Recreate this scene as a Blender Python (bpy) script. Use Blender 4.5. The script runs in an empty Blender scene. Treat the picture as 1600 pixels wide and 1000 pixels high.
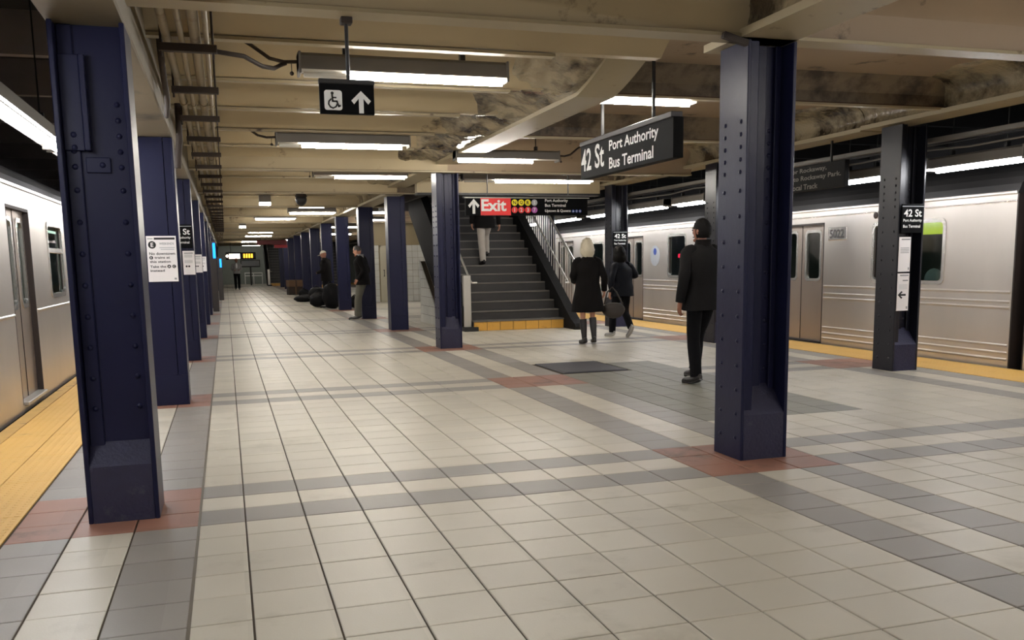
import bpy, bmesh, math, random
from math import sin, cos, pi, radians as R
from mathutils import Vector, Matrix, noise
random.seed(7)
S = bpy.context.scene
COL = S.collection

# ------------------------------------------------------------------ camera, world, exposure
CAM_H = 1.3673
F, PY = 1416.7, 614.78
FW = Vector((0.29327393, 0.94506133, -0.14439348))
RT = Vector((0.95422818, -0.29862819, -0.01642528))
UP = Vector((0.05864286, 0.13296722, 0.98938402))
cd = bpy.data.cameras.new('camera'); cam = bpy.data.objects.new('camera', cd); COL.objects.link(cam)
cam.matrix_world = Matrix(((RT.x, UP.x, -FW.x, 0), (RT.y, UP.y, -FW.y, 0), (RT.z, UP.z, -FW.z, CAM_H), (0, 0, 0, 1)))
cd.sensor_width = 36.0; cd.lens = F / 1600 * 36; cd.shift_y = (PY - 500) / 1600
cd.clip_start = 0.05; cd.clip_end = 300
S.camera = cam
w = bpy.data.worlds.new('world'); S.world = w; w.use_nodes = True
w.node_tree.nodes['Background'].inputs[0].default_value = (0.9, 0.85, 0.8, 1)
w.node_tree.nodes['Background'].inputs[1].default_value = 0.02
S.view_settings.view_transform = 'Standard'; S.view_settings.look = 'None'
S.view_settings.gamma = 1.0; S.view_settings.use_curve_mapping = False
S.view_settings.exposure = 0.0
TUBE_POWER = 100.0
S.cycles.use_denoising = True
S.cycles.max_bounces = 7; S.cycles.diffuse_bounces = 4; S.cycles.glossy_bounces = 3
S.cycles.transparent_max_bounces = 8
S.cycles.sample_clamp_indirect = 6.0

def px(x, y, z):
    d = Vector((x, y, z - CAM_H)); q = d.dot(FW)
    if q < 0.2: return None
    return 800 + F * d.dot(RT) / q, PY - F * d.dot(UP) / q

# ------------------------------------------------------------------ materials
def lin(c):
    f = lambda v: v / 12.92 if v <= 0.04045 else ((v + 0.055) / 1.055) ** 2.4
    return tuple(f(v / 255) for v in c) + (1,)

MATS = {}
def mat(name, col, rough=0.5, metal=0.0, var=0.12, scale=3.0, bump=0.0, bscale=60.0, stretch=(1, 1, 1), spec=0.5,
        emit=None, es=0.0, dirt=None, dscale=1.2, dlo=0.56, dhi=0.68, coat=0.0, cell=None, alpha=None):
    m = bpy.data.materials.new(name); m.use_nodes = True
    nt = m.node_tree; N = nt.nodes; L = nt.links; b = N['Principled BSDF']
    c = lin(col) if max(col) > 1 else tuple(col) + (1,)
    b.inputs['Roughness'].default_value = rough; b.inputs['Metallic'].default_value = metal
    b.inputs['Specular IOR Level'].default_value = spec
    b.inputs['Coat Weight'].default_value = coat
    g = N.new('ShaderNodeNewGeometry')
    mp = N.new('ShaderNodeMapping'); mp.inputs['Scale'].default_value = stretch
    L.new(g.outputs['Position'], mp.inputs['Vector'])
    n = N.new('ShaderNodeTexNoise'); n.inputs['Scale'].default_value = scale; n.inputs['Detail'].default_value = 4
    L.new(mp.outputs[0], n.inputs['Vector'])
    mx = N.new('ShaderNodeMix'); mx.data_type = 'RGBA'
    mx.inputs['A'].default_value = tuple(v * (1 - var) for v in c[:3]) + (1,)
    mx.inputs['B'].default_value = tuple(min(1, v * (1 + var)) for v in c[:3]) + (1,)
    L.new(n.outputs['Fac'], mx.inputs['Factor'])
    out = mx.outputs['Result']
    if cell:                       # one random shade per paving tile
        wn = N.new('ShaderNodeTexWhiteNoise'); sn = N.new('ShaderNodeVectorMath'); sn.operation = 'SNAP'
        sn.inputs[1].default_value = cell; L.new(g.outputs['Position'], sn.inputs[0]); L.new(sn.outputs[0], wn.inputs['Vector'])
        hs = N.new('ShaderNodeHueSaturation'); mr = N.new('ShaderNodeMapRange')
        mr.inputs['To Min'].default_value = 0.93; mr.inputs['To Max'].default_value = 1.05
        L.new(wn.outputs['Value'], mr.inputs['Value']); L.new(mr.outputs[0], hs.inputs['Value']); L.new(out, hs.inputs['Color'])
        out = hs.outputs[0]
    if dirt:
        n2 = N.new('ShaderNodeTexNoise'); n2.inputs['Scale'].default_value = dscale; n2.inputs['Detail'].default_value = 9
        n2.inputs['Roughness'].default_value = 0.65
        L.new(mp.outputs[0], n2.inputs['Vector'])
        mr2 = N.new('ShaderNodeMapRange'); mr2.inputs['From Min'].default_value = dlo; mr2.inputs['From Max'].default_value = dhi
        L.new(n2.outputs['Fac'], mr2.inputs['Value'])
        m2 = N.new('ShaderNodeMix'); m2.data_type = 'RGBA'; m2.inputs['B'].default_value = lin(dirt) if max(dirt) > 1 else tuple(dirt) + (1,)
        L.new(out, m2.inputs['A']); L.new(mr2.outputs[0], m2.inputs['Factor']); out = m2.outputs['Result']
    L.new(out, b.inputs['Base Color'])
    if bump:
        nb = N.new('ShaderNodeTexNoise'); nb.inputs['Scale'].default_value = bscale; nb.inputs['Detail'].default_value = 3
        L.new(mp.outputs[0], nb.inputs['Vector'])
        bp = N.new('ShaderNodeBump'); bp.inputs['Strength'].default_value = bump; bp.inputs['Distance'].default_value = 0.01
        L.new(nb.outputs['Fac'], bp.inputs['Height']); L.new(bp.outputs[0], b.inputs['Normal'])
    if emit is not None:
        b.inputs['Emission Color'].default_value = lin(emit) if max(emit) > 1 else tuple(emit) + (1,)
        b.inputs['Emission Strength'].default_value = es
    if alpha is not None:
        b.inputs['Alpha'].default_value = alpha
    MATS[name] = m
    return m

CEL = (0.316, 0.2953, 10.0)
M_LIGHT = mat('tile_light', (201, 194, 178), 0.38, var=0.06, scale=2.0, bump=0.06, bscale=120, cell=CEL, spec=0.42, dirt=(150, 142, 122), dscale=1.1, dlo=0.56, dhi=0.85)
M_GREY = mat('tile_grey', (146, 141, 134), 0.42, var=0.08, scale=2.0, bump=0.06, bscale=120, cell=CEL)
M_PATCH = mat('tile_patch', (128, 126, 114), 0.5, var=0.1, scale=2.0, bump=0.06, bscale=120, cell=CEL)
M_RED = mat('tile_red', (152, 108, 90), 0.45, var=0.12, scale=3.0, bump=0.06, bscale=120, cell=CEL, dirt=(100, 78, 66), dscale=2.2)
M_GROUT = mat('grout', (74, 64, 52), 0.9, var=0.2, scale=6)
M_CONC = mat('concrete', (96, 90, 80), 0.85, var=0.2, scale=2, bump=0.3, bscale=25)
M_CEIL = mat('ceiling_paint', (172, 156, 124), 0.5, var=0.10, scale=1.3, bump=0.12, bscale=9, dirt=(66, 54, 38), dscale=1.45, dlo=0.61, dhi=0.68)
M_GIRD = mat('girder_paint', (158, 144, 116), 0.13, var=0.15, scale=3.0, bump=1.0, bscale=20, dirt=(56, 46, 34), dscale=2.0, dlo=0.44, dhi=0.60, spec=0.7)
M_EDGE_SHADED = mat('edge_girder_paint_shaded', (104, 93, 72), 0.55, var=0.15, scale=1.5, bump=0.12, bscale=9, dirt=(50, 42, 32), dscale=1.3, dlo=0.55, dhi=0.7)  # girder's shade put into a darker base colour and heavier stains
M_DIRTY = mat('beam_paint_dirty', (112, 98, 78), 0.6, var=0.15, scale=1.5, bump=0.2, bscale=12, dirt=(52, 42, 34), dscale=1.6, dlo=0.46, dhi=0.6)
M_FLNG = mat('flange_paint', (160, 147, 118), 0.45, var=0.1, scale=2.0, dirt=(70, 54, 38), dscale=3.5, dlo=0.62, dhi=0.7)
M_RUST = mat('rust_line', (74, 50, 34), 0.9, var=0.4, scale=12)
M_SOOT = mat('soot', (34, 32, 32), 0.85, var=0.3, scale=2)
M_TBEAM = mat('track_beam_paint', (128, 122, 122), 0.7, var=0.3, scale=2)
M_SOOT2 = mat('soot_grey', (70, 66, 66), 0.8, var=0.3, scale=2)
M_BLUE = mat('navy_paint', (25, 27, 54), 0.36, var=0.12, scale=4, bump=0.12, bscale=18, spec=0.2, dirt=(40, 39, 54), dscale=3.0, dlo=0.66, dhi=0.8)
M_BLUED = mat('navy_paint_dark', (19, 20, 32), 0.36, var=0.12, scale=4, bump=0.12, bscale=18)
M_PLINTH = mat('navy_concrete', (32, 32, 60), 0.6, var=0.2, scale=14, bump=0.5, bscale=45, dirt=(60, 60, 72), dscale=9, dlo=0.6, dhi=0.75)
M_STEEL = mat('train_steel', (220, 213, 206), 0.34, metal=0.85, var=0.1, scale=2.2, stretch=(1, 1, 0.25), bump=0.05, bscale=5)
M_STEELD = mat('door_steel', (176, 164, 154), 0.38, metal=0.85, var=0.12, scale=2.2, stretch=(1, 1, 0.2), bump=0.04, bscale=5)
M_BRIGHT = mat('bright_frame', (225, 222, 216), 0.25, metal=0.9, var=0.05)
M_TROOF = mat('train_roof', (46, 44, 43), 0.5, metal=0.3, var=0.2, scale=3, stretch=(1, 0.2, 1))
M_GAP = mat('door_seal', (42, 32, 28), 0.7, var=0.2)
M_BLACK = mat('black_metal', (26, 26, 28), 0.45, var=0.2)
M_SIGN = mat('sign_black', (11, 12, 14), 0.6, var=0.12, scale=6, spec=0.08)
M_WHITE = mat('white_print', (236, 236, 234), 0.5, var=0.02)
M_INK = mat('ink', (24, 24, 26), 0.6, var=0.05)
M_GREYINK = mat('grey_ink', (150, 150, 152), 0.6, var=0.1)
M_PAPER = mat('paper', (240, 236, 236), 0.55, var=0.02)
M_REDP = mat('sign_red', (236, 58, 58), 0.4, var=0.03)
M_YELP = mat('sign_yellow', (240, 224, 40), 0.4, var=0.03)
M_PURP = mat('sign_purple', (178, 92, 176), 0.4, var=0.03)
M_GRYP = mat('sign_grey', (172, 176, 180), 0.4, var=0.03)
M_BLUP = mat('sign_blue', (44, 72, 150), 0.4, var=0.03)
M_PIPE = mat('pipe_cream', (142, 130, 106), 0.5, var=0.15, scale=4, dirt=(110, 90, 66), dscale=4)
M_RUSTY = mat('hanger_iron', (52, 42, 36), 0.75, var=0.3, scale=8)
M_HOUS = mat('fixture_grey', (112, 108, 102), 0.45, var=0.1, scale=5)
M_HOUSW = mat('fixture_white', (226, 222, 212), 0.4, var=0.05)
M_TUBE = mat('lit_tube', (255, 255, 255), 0.5, emit=(1.0, 0.945, 0.86), es=TUBE_POWER)
M_TUBE2 = mat('lit_tube_cool', (255, 255, 255), 0.5, emit=(0.96, 0.97, 1.0), es=TUBE_POWER * 0.95)
M_STEP = mat('step_stone', (46, 44, 43), 0.55, var=0.25, scale=5, bump=0.15, bscale=80)
M_NOSE = mat('step_nosing', (98, 93, 87), 0.45, var=0.15, scale=6)
M_YTILE = mat('yellow_tile', (206, 156, 70), 0.35, var=0.12, scale=3, dirt=(150, 110, 50), dscale=4, dlo=0.6, dhi=0.8)
M_DSTR = mat('stringer_dark', (30, 29, 29), 0.75, spec=0.12, var=0.2, scale=4)
M_STAIN = mat('stainless', (206, 202, 194), 0.36, metal=0.7, var=0.05)
M_WTILE = mat('wall_tile', (198, 198, 190), 0.25, var=0.06, cell=(0.2, 0.2, 0.2))
M_CREAM = mat('wall_cream', (140, 126, 96), 0.55, var=0.08)
M_DOORP = mat('door_paint', (178, 172, 150), 0.45, var=0.05)
M_GWALL = mat('far_wall', (150, 158, 150), 0.5, var=0.06)
M_SKIN = mat('skin', (196, 142, 116), 0.5, var=0.06, scale=12)
M_SKIN2 = mat('skin_brown', (150, 100, 78), 0.5, var=0.06, scale=12)
M_EYE = mat('eye', (26, 20, 18), 0.3, var=0.05)
M_COATB = mat('coat_black', (19, 17, 17), 0.85, spec=0.12, var=0.25, scale=9, bump=0.3, bscale=30)
M_COATG = mat('coat_charcoal', (25, 24, 25), 0.8, spec=0.12, var=0.2, scale=9, bump=0.3, bscale=30)
M_COATD = mat('coat_slate', (22, 24, 31), 0.6, spec=0.12, var=0.25, scale=9, bump=0.3, bscale=25)
M_TRB = mat('trouser_black', (15, 15, 18), 0.85, spec=0.12, var=0.2, scale=9, bump=0.3, bscale=30)
M_TRG = mat('trouser_grey', (92, 90, 80), 0.85, var=0.15, scale=9, bump=0.3, bscale=30)
M_TRL = mat('trouser_pale', (176, 168, 158), 0.85, var=0.12, scale=9, bump=0.3, bscale=30)
M_LEATH = mat('boot_leather', (28, 25, 25), 0.4, var=0.2)
M_SOLE = mat('shoe_sole', (196, 192, 184), 0.6, var=0.1)
M_HAIRB = mat('hair_black', (14, 12, 11), 0.55, spec=0.12, var=0.3, scale=20, stretch=(6, 6, 1), bump=0.5, bscale=30)
M_HAIRW = mat('hair_blond', (206, 196, 172), 0.5, var=0.2, scale=20, stretch=(6, 6, 1), bump=0.5, bscale=30)
M_HAIRG = mat('hair_grey', (78, 74, 72), 0.6, var=0.3, scale=20, bump=0.5, bscale=30)
M_SHIRTG = mat('shirt_grey', (150, 148, 146), 0.8, var=0.1)
M_SHIRTR = mat('shirt_red', (196, 66, 44), 0.8, var=0.1)
M_CAPW = mat('cap_white', (214, 208, 190), 0.8, var=0.06)
M_BAG = mat('bag_black', (20, 20, 22), 0.6, spec=0.12, var=0.3, scale=6, bump=0.6, bscale=14)
M_BAGT = mat('bag_taupe', (50, 44, 40), 0.7, var=0.2, scale=6)
M_CARD = mat('cardboard', (98, 72, 50), 0.8, var=0.12, scale=5)
M_CARDD = mat('cardboard_dark', (46, 34, 26), 0.8, var=0.12, scale=5)
M_HATCH = mat('hatch_plate', (74, 74, 80), 0.5, metal=0.3, var=0.15, scale=8, bump=0.3, bscale=90)
M_BSCR = mat('screen_blue', (20, 90, 220), 0.4, emit=(30, 150, 255), es=2.6)
M_LEDW = mat('led_white', (250, 240, 225), 0.4, emit=(255, 236, 214), es=3.0)
M_LEDO = mat('led_orange', (250, 170, 50), 0.4, emit=(255, 176, 40), es=3.0)
M_LEDR = mat('led_red', (240, 30, 60), 0.4, emit=(255, 30, 70), es=5.0)
M_REDB = mat('red_steel', (120, 36, 38), 0.5, var=0.15)
M_INT = mat('car_interior', (84, 96, 90), 0.6, var=0.1)
M_SEAT = mat('car_seat', (196, 120, 50), 0.6, var=0.1)
M_ADV_GLOW = mat('car_advert_glow', (226, 230, 20), 0.5, emit=(220, 230, 20), es=1.6)  # printed card given its own glow to show through the tinted pane
M_INTL = mat('car_light', (255, 255, 255), 0.5, emit=(1.0, 0.97, 0.9), es=2.5)

def glass_mat(name, tint, gloss):
    m = bpy.data.materials.new(name); m.use_nodes = True; nt = m.node_tree; N = nt.nodes; L = nt.links
    N.remove(N['Principled BSDF']); o = N['Material Output']
    t = N.new('ShaderNodeBsdfTransparent'); t.inputs[0].default_value = lin(tint)
    g = N.new('ShaderNodeBsdfGlossy'); g.inputs['Roughness'].default_value = 0.06
    ns = N.new('ShaderNodeTexNoise'); ns.inputs['Scale'].default_value = 2.0
    mr = N.new('ShaderNodeMapRange'); mr.inputs['To Min'].default_value = gloss * 0.8; mr.inputs['To Max'].default_value = gloss * 1.2
    L.new(ns.outputs['Fac'], mr.inputs['Value'])
    x = N.new('ShaderNodeMixShader'); L.new(mr.outputs[0], x.inputs[0])
    L.new(t.outputs[0], x.inputs[1]); L.new(g.outputs[0], x.inputs[2]); L.new(x.outputs[0], o.inputs[0])
    return m
M_GLASS = glass_mat('car_glass', (150, 178, 168), 0.16)
M_GLASSD = glass_mat('car_glass_dark', (140, 158, 152), 0.14)

def tactile_mat():
    m = mat('tactile_yellow', (222, 176, 92), 0.55, var=0.1, scale=2.2, dirt=(176, 132, 66), dscale=5, dlo=0.62, dhi=0.8)
    nt = m.node_tree; N = nt.nodes; L = nt.links; b = N['Principled BSDF']
    g = N.new('ShaderNodeNewGeometry'); mm = N.new('ShaderNodeVectorMath'); mm.operation = 'MODULO'
    ab = N.new('ShaderNodeVectorMath'); ab.operation = 'ADD'; ab.inputs[1].default_value = (100, 100, 0)
    L.new(g.outputs['Position'], ab.inputs[0]); L.new(ab.outputs[0], mm.inputs[0]); mm.inputs[1].default_value = (0.055, 0.055, 10)
    ds = N.new('ShaderNodeVectorMath'); ds.operation = 'DISTANCE'; ds.inputs[1].default_value = (0.0275, 0.0275, 0)
    sp = N.new('ShaderNodeVectorMath'); sp.operation = 'MULTIPLY'; sp.inputs[1].default_value = (1, 1, 0)
    L.new(mm.outputs[0], sp.inputs[0]); L.new(sp.outputs[0], ds.inputs[0])
    mr = N.new('ShaderNodeMapRange'); mr.inputs['From Min'].default_value = 0.009; mr.inputs['From Max'].default_value = 0.015
    mr.inputs['To Min'].default_value = 1; mr.inputs['To Max'].default_value = 0
    L.new(ds.outputs['Value'], mr.inputs['Value'])
    bp = N.new('ShaderNodeBump'); bp.inputs['Distance'].default_value = 0.006; bp.inputs['Strength'].default_value = 0.9
    L.new(mr.outputs[0], bp.inputs['Height']); L.new(bp.outputs[0], b.inputs['Normal'])
    return m
M_TACT = tactile_mat()

# ------------------------------------------------------------------ mesh builder
class B:
    def __init__(s): s.v = []; s.f = []; s.m = []; s.s = []
    def add(s, vs, fs, mi=0, sm=False):
        o = len(s.v); s.v += [tuple(v) for v in vs]
        for f in fs: s.f.append(tuple(i + o for i in f)); s.m.append(mi); s.s.append(sm)
    def box(s, x0, x1, y0, y1, z0, z1, mi=0, ch=0.0):
        if x0 > x1: x0, x1 = x1, x0
        if y0 > y1: y0, y1 = y1, y0
        if ch:
            c = min(ch, (x1 - x0) / 2.2, (y1 - y0) / 2.2, (z1 - z0) / 2.2)
            vs = []; bm = bmesh.new()
            bmesh.ops.create_cube(bm, size=1)
            for q in bm.verts: q.co = Vector(((x0 + x1) / 2 + q.co.x * (x1 - x0), (y0 + y1) / 2 + q.co.y * (y1 - y0), (z0 + z1) / 2 + q.co.z * (z1 - z0)))
            bmesh.ops.bevel(bm, geom=list(bm.edges), offset=c, segments=1, affect='EDGES')
            bm.verts.index_update()
            s.add([q.co for q in bm.verts], [[q.index for q in f.verts] for f in bm.faces], mi); bm.free(); return s
        vs = [(x0, y0, z0), (x1, y0, z0), (x1, y1, z0), (x0, y1, z0), (x0, y0, z1), (x1, y0, z1), (x1, y1, z1), (x0, y1, z1)]
        s.add(vs, [(0, 3, 2, 1), (4, 5, 6, 7), (0, 1, 5, 4), (1, 2, 6, 5), (2, 3, 7, 6), (3, 0, 4, 7)], mi); return s
    def prism(s, pts, ax, a0, a1, mi=0, caps=True, sm=False):
        n = len(pts)
        def P(p, a):
            if ax == 'x': return (a, p[0], p[1])
            if ax == 'y': return (p[0], a, p[1])
            return (p[0], p[1], a)
        vs = [P(p, a0) for p in pts] + [P(p, a1) for p in pts]
        fs = [(i, (i + 1) % n, n + (i + 1) % n, n + i) for i in range(n)]
        s.add(vs, fs, mi, sm)
        if caps: s.add(vs, [tuple(range(n))[::-1], tuple(range(n, 2 * n))], mi)
        return s
    def tube(s, path, rad, n=10, mi=0, caps=True, flat=None, sm=True, up=(0, 0, 1)):
        path = [Vector(p) for p in path]; k = len(path)
        if not hasattr(rad, '__len__'): rad = [rad] * k
        rad = [(r if hasattr(r, '__len__') else (r, r)) for r in rad]
        vs = []; prev = None
        for i in range(k):
            t = (path[min(i + 1, k - 1)] - path[max(i - 1, 0)])
            t = t.normalized() if t.length > 1e-9 else Vector((0, 0, 1))
            if prev is None:
                u = Vector(up)
                if abs(t.dot(u)) > 0.95: u = Vector((0, 1, 0))
                a = t.cross(u).normalized()
            else:
                a = (prev - t * prev.dot(t))
                a = a.normalized() if a.length > 1e-6 else prev
            prev = a; c = t.cross(a)
            for j in range(n):
                th = 2 * pi * j / n
                vs.append(path[i] + a * (rad[i][0] * cos(th)) + c * (rad[i][1] * sin(th)))
        fs = [(i * n + j, i * n + (j + 1) % n, (i + 1) * n + (j + 1) % n, (i + 1) * n + j) for i in range(k - 1) for j in range(n)]
        s.add(vs, fs, mi, sm)
        if caps: s.add(vs, [tuple(range(n))[::-1], tuple(range((k - 1) * n, k * n))], mi)
        return s
    def rings(s, rs, n=16, mi=0, sm=True, caps=True, sq=2.0):
        """rs: (cx, cy, z, rx, ry) horizontal superellipse rings"""
        vs = []
        for cx, cy, z, rx, ry in rs:
            for j in range(n):
                th = 2 * pi * j / n; c, d = cos(th), sin(th)
                vs.append((cx + rx * math.copysign(abs(c) ** (2 / sq), c), cy + ry * math.copysign(abs(d) ** (2 / sq), d), z))
        k = len(rs)
        fs = [(i * n + j, i * n + (j + 1) % n, (i + 1) * n + (j + 1) % n, (i + 1) * n + j) for i in range(k - 1) for j in range(n)]
        s.add(vs, fs, mi, sm)
        if caps: s.add(vs, [tuple(range(n))[::-1], tuple(range((k - 1) * n, k * n))], mi)
        return s
    def ball(s, c, r, nu=12, nv=8, mi=0, f=None, keep=None):
        rx, ry, rz = r if hasattr(r, '__len__') else (r, r, r)
        vs = []; dirs = []
        for i in range(nv + 1):
            ph = pi * i / nv
            for j in range(nu):
                th = 2 * pi * j / nu
                d = Vector((sin(ph) * cos(th), sin(ph) * sin(th), cos(ph))); dirs.append(d)
                q = Vector((d.x * rx, d.y * ry, d.z * rz))
                if f: q = f(d, q)
                vs.append(Vector(c) + q)
        fs = []
        for i in range(nv):
            for j in range(nu):
                q = (i * nu + j, (i + 1) * nu + j, (i + 1) * nu + (j + 1) % nu, i * nu + (j + 1) % nu)
                if keep and not all(keep(dirs[t]) for t in q): continue
                fs.append(q)
        s.add(vs, fs, mi, True); return s
    def xform(s, M, a=0):
        for i in range(a, len(s.v)): s.v[i] = tuple(M @ Vector(s.v[i]))
        return s
    def wob(s, amp, sc, seed=0.0, a=0):
        for i in range(a, len(s.v)):
            v = Vector(s.v[i]); d = noise.noise_vector(v * sc + Vector((seed, seed * 2, 3.1)))
            s.v[i] = tuple(v + d * amp)
        return s
    def mesh(s, name, mats):
        me = bpy.data.meshes.new(name); me.from_pydata(s.v, [], s.f)
        for m in (mats if isinstance(mats, (list, tuple)) else [mats]): me.materials.append(m)
        me.polygons.foreach_set('material_index', s.m); me.polygons.foreach_set('use_smooth', s.s)
        me.update(); return me
    def obj(s, name, mats, parent=None, kind=None, loc=None):
        return link(name, s.mesh(name, mats), parent, kind, loc)

def link(name, data, parent=None, kind=None, loc=None):
    o = bpy.data.objects.new(name, data); COL.objects.link(o)
    if parent: o.parent = parent
    if kind: o['kind'] = kind
    if loc: o.location = loc
    return o

def tag(o, label, cat, group=None, kind='thing'):
    o['label'] = label; o['category'] = cat
    if kind: o['kind'] = kind
    if group: o['group'] = group
    return o

def thing(name, label, cat, loc=(0, 0, 0), rz=0.0, group=None):
    o = bpy.data.objects.new(name, None); COL.objects.link(o); o.empty_display_size = 0.1
    o.location = loc; o.rotation_euler = (0, 0, rz)
    return tag(o, label, cat, group)

CH = {}
def kids(o): return CH.setdefault(o.name, [c for c in bpy.data.objects if c.parent == o])
def copy_tree(o, loc, label=None, parent=None):
    def rec(a, p):
        c = a.copy(); COL.objects.link(c)
        if p: c.parent = p
        for k in kids(a): rec(k, c)
        return c
    r = rec(o, parent); r.location = loc
    if label: r['label'] = label
    return r

def struct(name, b, mats, parent=None):
    return b.obj(name, mats, parent, 'structure')

FONT_CACHE = {}
def text_mesh(s, bold=0.012, depth=0.0):
    key = (s, bold, depth)
    if key not in FONT_CACHE:
        c = bpy.data.curves.new('lettering', 'FONT'); c.body = s; c.size = 1.0; c.offset = bold; c.extrude = depth; c.resolution_u = 3
        c.align_x = 'LEFT'
        o = bpy.data.objects.new('lettering_tmp', c); COL.objects.link(o)
        bpy.context.view_layer.update()
        me = bpy.data.meshes.new_from_object(o.evaluated_get(bpy.context.evaluated_depsgraph_get()))
        bpy.data.objects.remove(o)
        xs = [v.co.x for v in me.vertices]; ys = [v.co.y for v in me.vertices]
        vs = [(v.co.x, v.co.y, v.co.z) for v in me.vertices]; fs = [tuple(p.vertices) for p in me.polygons]
        FONT_CACHE[key] = (vs, fs, min(xs), max(xs), min(ys), max(ys))
        bpy.data.meshes.remove(me)
    return FONT_CACHE[key]

def text(s, x0, z0, wd, ht, m, parent, y=-0.002, axis='front', bold=0.02, name='lettering', slant=0.0):
    """lettering filling the box x0..x0+wd, z0..z0+ht of the local front (-Y) face, standing at depth y"""
    vs, fs, a, b_, c, d = text_mesh(s, bold)
    sx = wd / (b_ - a); sz = ht / (d - c); out = B()
    out.add([(x0 + (v[0] - a) * sx, y, z0 + (v[1] - c) * sz) for v in vs], fs)
    return out.obj(name, m, parent)

# ------------------------------------------------------------------ floor
PER = 4.39; Y0 = 4.968; TD = 0.2953; TW = 0.316
XB = [-1.150, -0.841, -0.536, -0.216] + [0.0238 + TW * i for i in range(10)] + [3.184, 3.500, 3.816] + [3.816 + TW * i for i in range(1, 11)] + [7.10, 7.41, 7.72, 8.035]
YB = []; YR = []
for j in range(-1, 16):
    b0 = Y0 + PER * j
    rows = [(b0 + TD * i, TD, i) for i in range(3)] + [(b0 + TD * (3 + i), TD, 9) for i in range(11)] + [(b0 + TD * 14, PER - TD * 14, 9)]
    YR += rows
YR = [r for r in YR if 0.9 < r[0] < 70.6]
def tile_kind(i, row, xc, yc):
    ls = i < 3; bs = 12 <= i - 0 and XB[i] > 2.8 and XB[i] < 3.6; cs = XB[i] >= 7.09
    if ls or bs or cs:
        if row != 9: return 3
        q = i if ls else (round((XB[i] - 2.868) / TW) if bs else round((XB[i] - 7.10) / 0.31))
        return 1 if q in (0, 2) else 0
    if 3.8 < xc < 5.35 and 6.75 < yc < 11.25: return 2
    if row in (0, 2): return 1
    return 0
floor_b = B().box(-1.905, 8.80, -7.0, 71.0, -0.30, -0.008)
floor = struct('floor', floor_b, M_GROUT)
TM = [M_LIGHT, M_GREY, M_PATCH, M_RED]
HATCH = (3.86, 4.72, 10.3, 11.4)
cells = []
for (y0, dy, row) in YR:
    for i in range(len(XB) - 1):
        x0, x1 = XB[i], XB[i + 1]; xc, yc = (x0 + x1) / 2, y0 + dy / 2
        if HATCH[0] < xc < HATCH[1] and HATCH[2] < yc < HATCH[3]: continue
        k = tile_kind(i, row, xc, yc); area = 0
        q = [px(x, y, 0) for x, y in ((x0, y0), (x1, y0), (x1, y0 + dy), (x0, y0 + dy))]
        if all(q):
            mx_, my_ = sum(a[0] for a in q) / 4, sum(a[1] for a in q) / 4
            if -60 < mx_ < 1660 and my_ < 1060:
                area = abs(sum(q[t][0] * q[(t + 1) % 4][1] - q[(t + 1) % 4][0] * q[t][1] for t in range(4))) / 2
        cells.append((area, x0, x1, y0, dy, k))
cells.sort(key=lambda c: -c[0])
def tile_b(b, x0, x1, y0, y1, mi=0, z=0.0, c=0.004, gx=0.0045, gy=0.0025):
    x0 += gx; x1 -= gx; y0 += gy; y1 -= gy
    lo = [(x0, y0, z - 0.010), (x1, y0, z - 0.010), (x1, y1, z - 0.010), (x0, y1, z - 0.010)]
    md = [(x0, y0, z - c * .5), (x1, y0, z - c * .5), (x1, y1, z - c * .5), (x0, y1, z - c * .5)]
    hi = [(x0 + c, y0 + c, z), (x1 - c, y0 + c, z), (x1 - c, y1 - c, z), (x0 + c, y1 - c, z)]
    fs = [(8, 9, 10, 11)]
    for a in range(4):
        n = (a + 1) % 4; fs += [(a, n, 4 + n, 4 + a), (4 + a, 4 + n, 8 + n, 8 + a)]
    b.add(lo + md + hi, fs, mi)
TC = {}
for (area, x0, x1, y0, dy, k) in cells[:300]:
    key = (round(x1 - x0, 3), round(dy, 3), k)
    if key not in TC:
        b = B(); tile_b(b, 0, x1 - x0, 0, dy); TC[key] = b.mesh('tile', TM[k])
    link('tile', TC[key], floor, None, (x0, y0, random.uniform(-0.0008, 0.0006)))
fb = B()
for (area, x0, x1, y0, dy, k) in cells[300:]: tile_b(fb, x0, x1, y0, y0 + dy, k, random.uniform(-0.0008, 0.0004))
fb.obj('distant_tiles', TM, floor, 'stuff')
# yellow warning strips: tactile panels along both platform edges
TPN = 0
for side, (xa, xb, xc_) in enumerate(((-1.78, -1.45, -1.155), (8.04, 8.42, 8.79))):
    y = 1.0
    while y < 70:
        for (p, q) in ((xa, xb), (xb, xc_)):
            b = B(); tile_b(b, p, q, y, y + 0.9, 0, 0.004, 0.003, 0.003, 0.002)
            b.obj('tactile_panel', M_TACT, floor)
        y += 0.9
b = B().box(-1.905, -1.785, 1.0, 70, -0.01, 0.002).box(8.792, 8.86, 1.0, 70, -0.01, 0.0)
b.obj('edge_board', mat('edge_board', (196, 156, 84), 0.6, var=0.3, scale=3, dirt=(80, 64, 44), dscale=3), floor)
B().box(-0.222, -0.208, 1.0, 70.5, -0.008, 0.001).obj('joint_strip', mat('joint_strip', (120, 112, 98), 0.4, metal=0.5), floor)
b = B(); tile_b(b, HATCH[0], HATCH[1], HATCH[2], HATCH[3], 0, 0.006, 0.006)
b.box(HATCH[0] + .04, HATCH[1] - .04, HATCH[2] + .04, HATCH[3] - .04, 0.004, 0.009, 0)
h = b.obj('floor_hatch', [M_HATCH]); tag(h, 'dark grey metal access plate set into the floor in front of the stairs', 'hatch')

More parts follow.
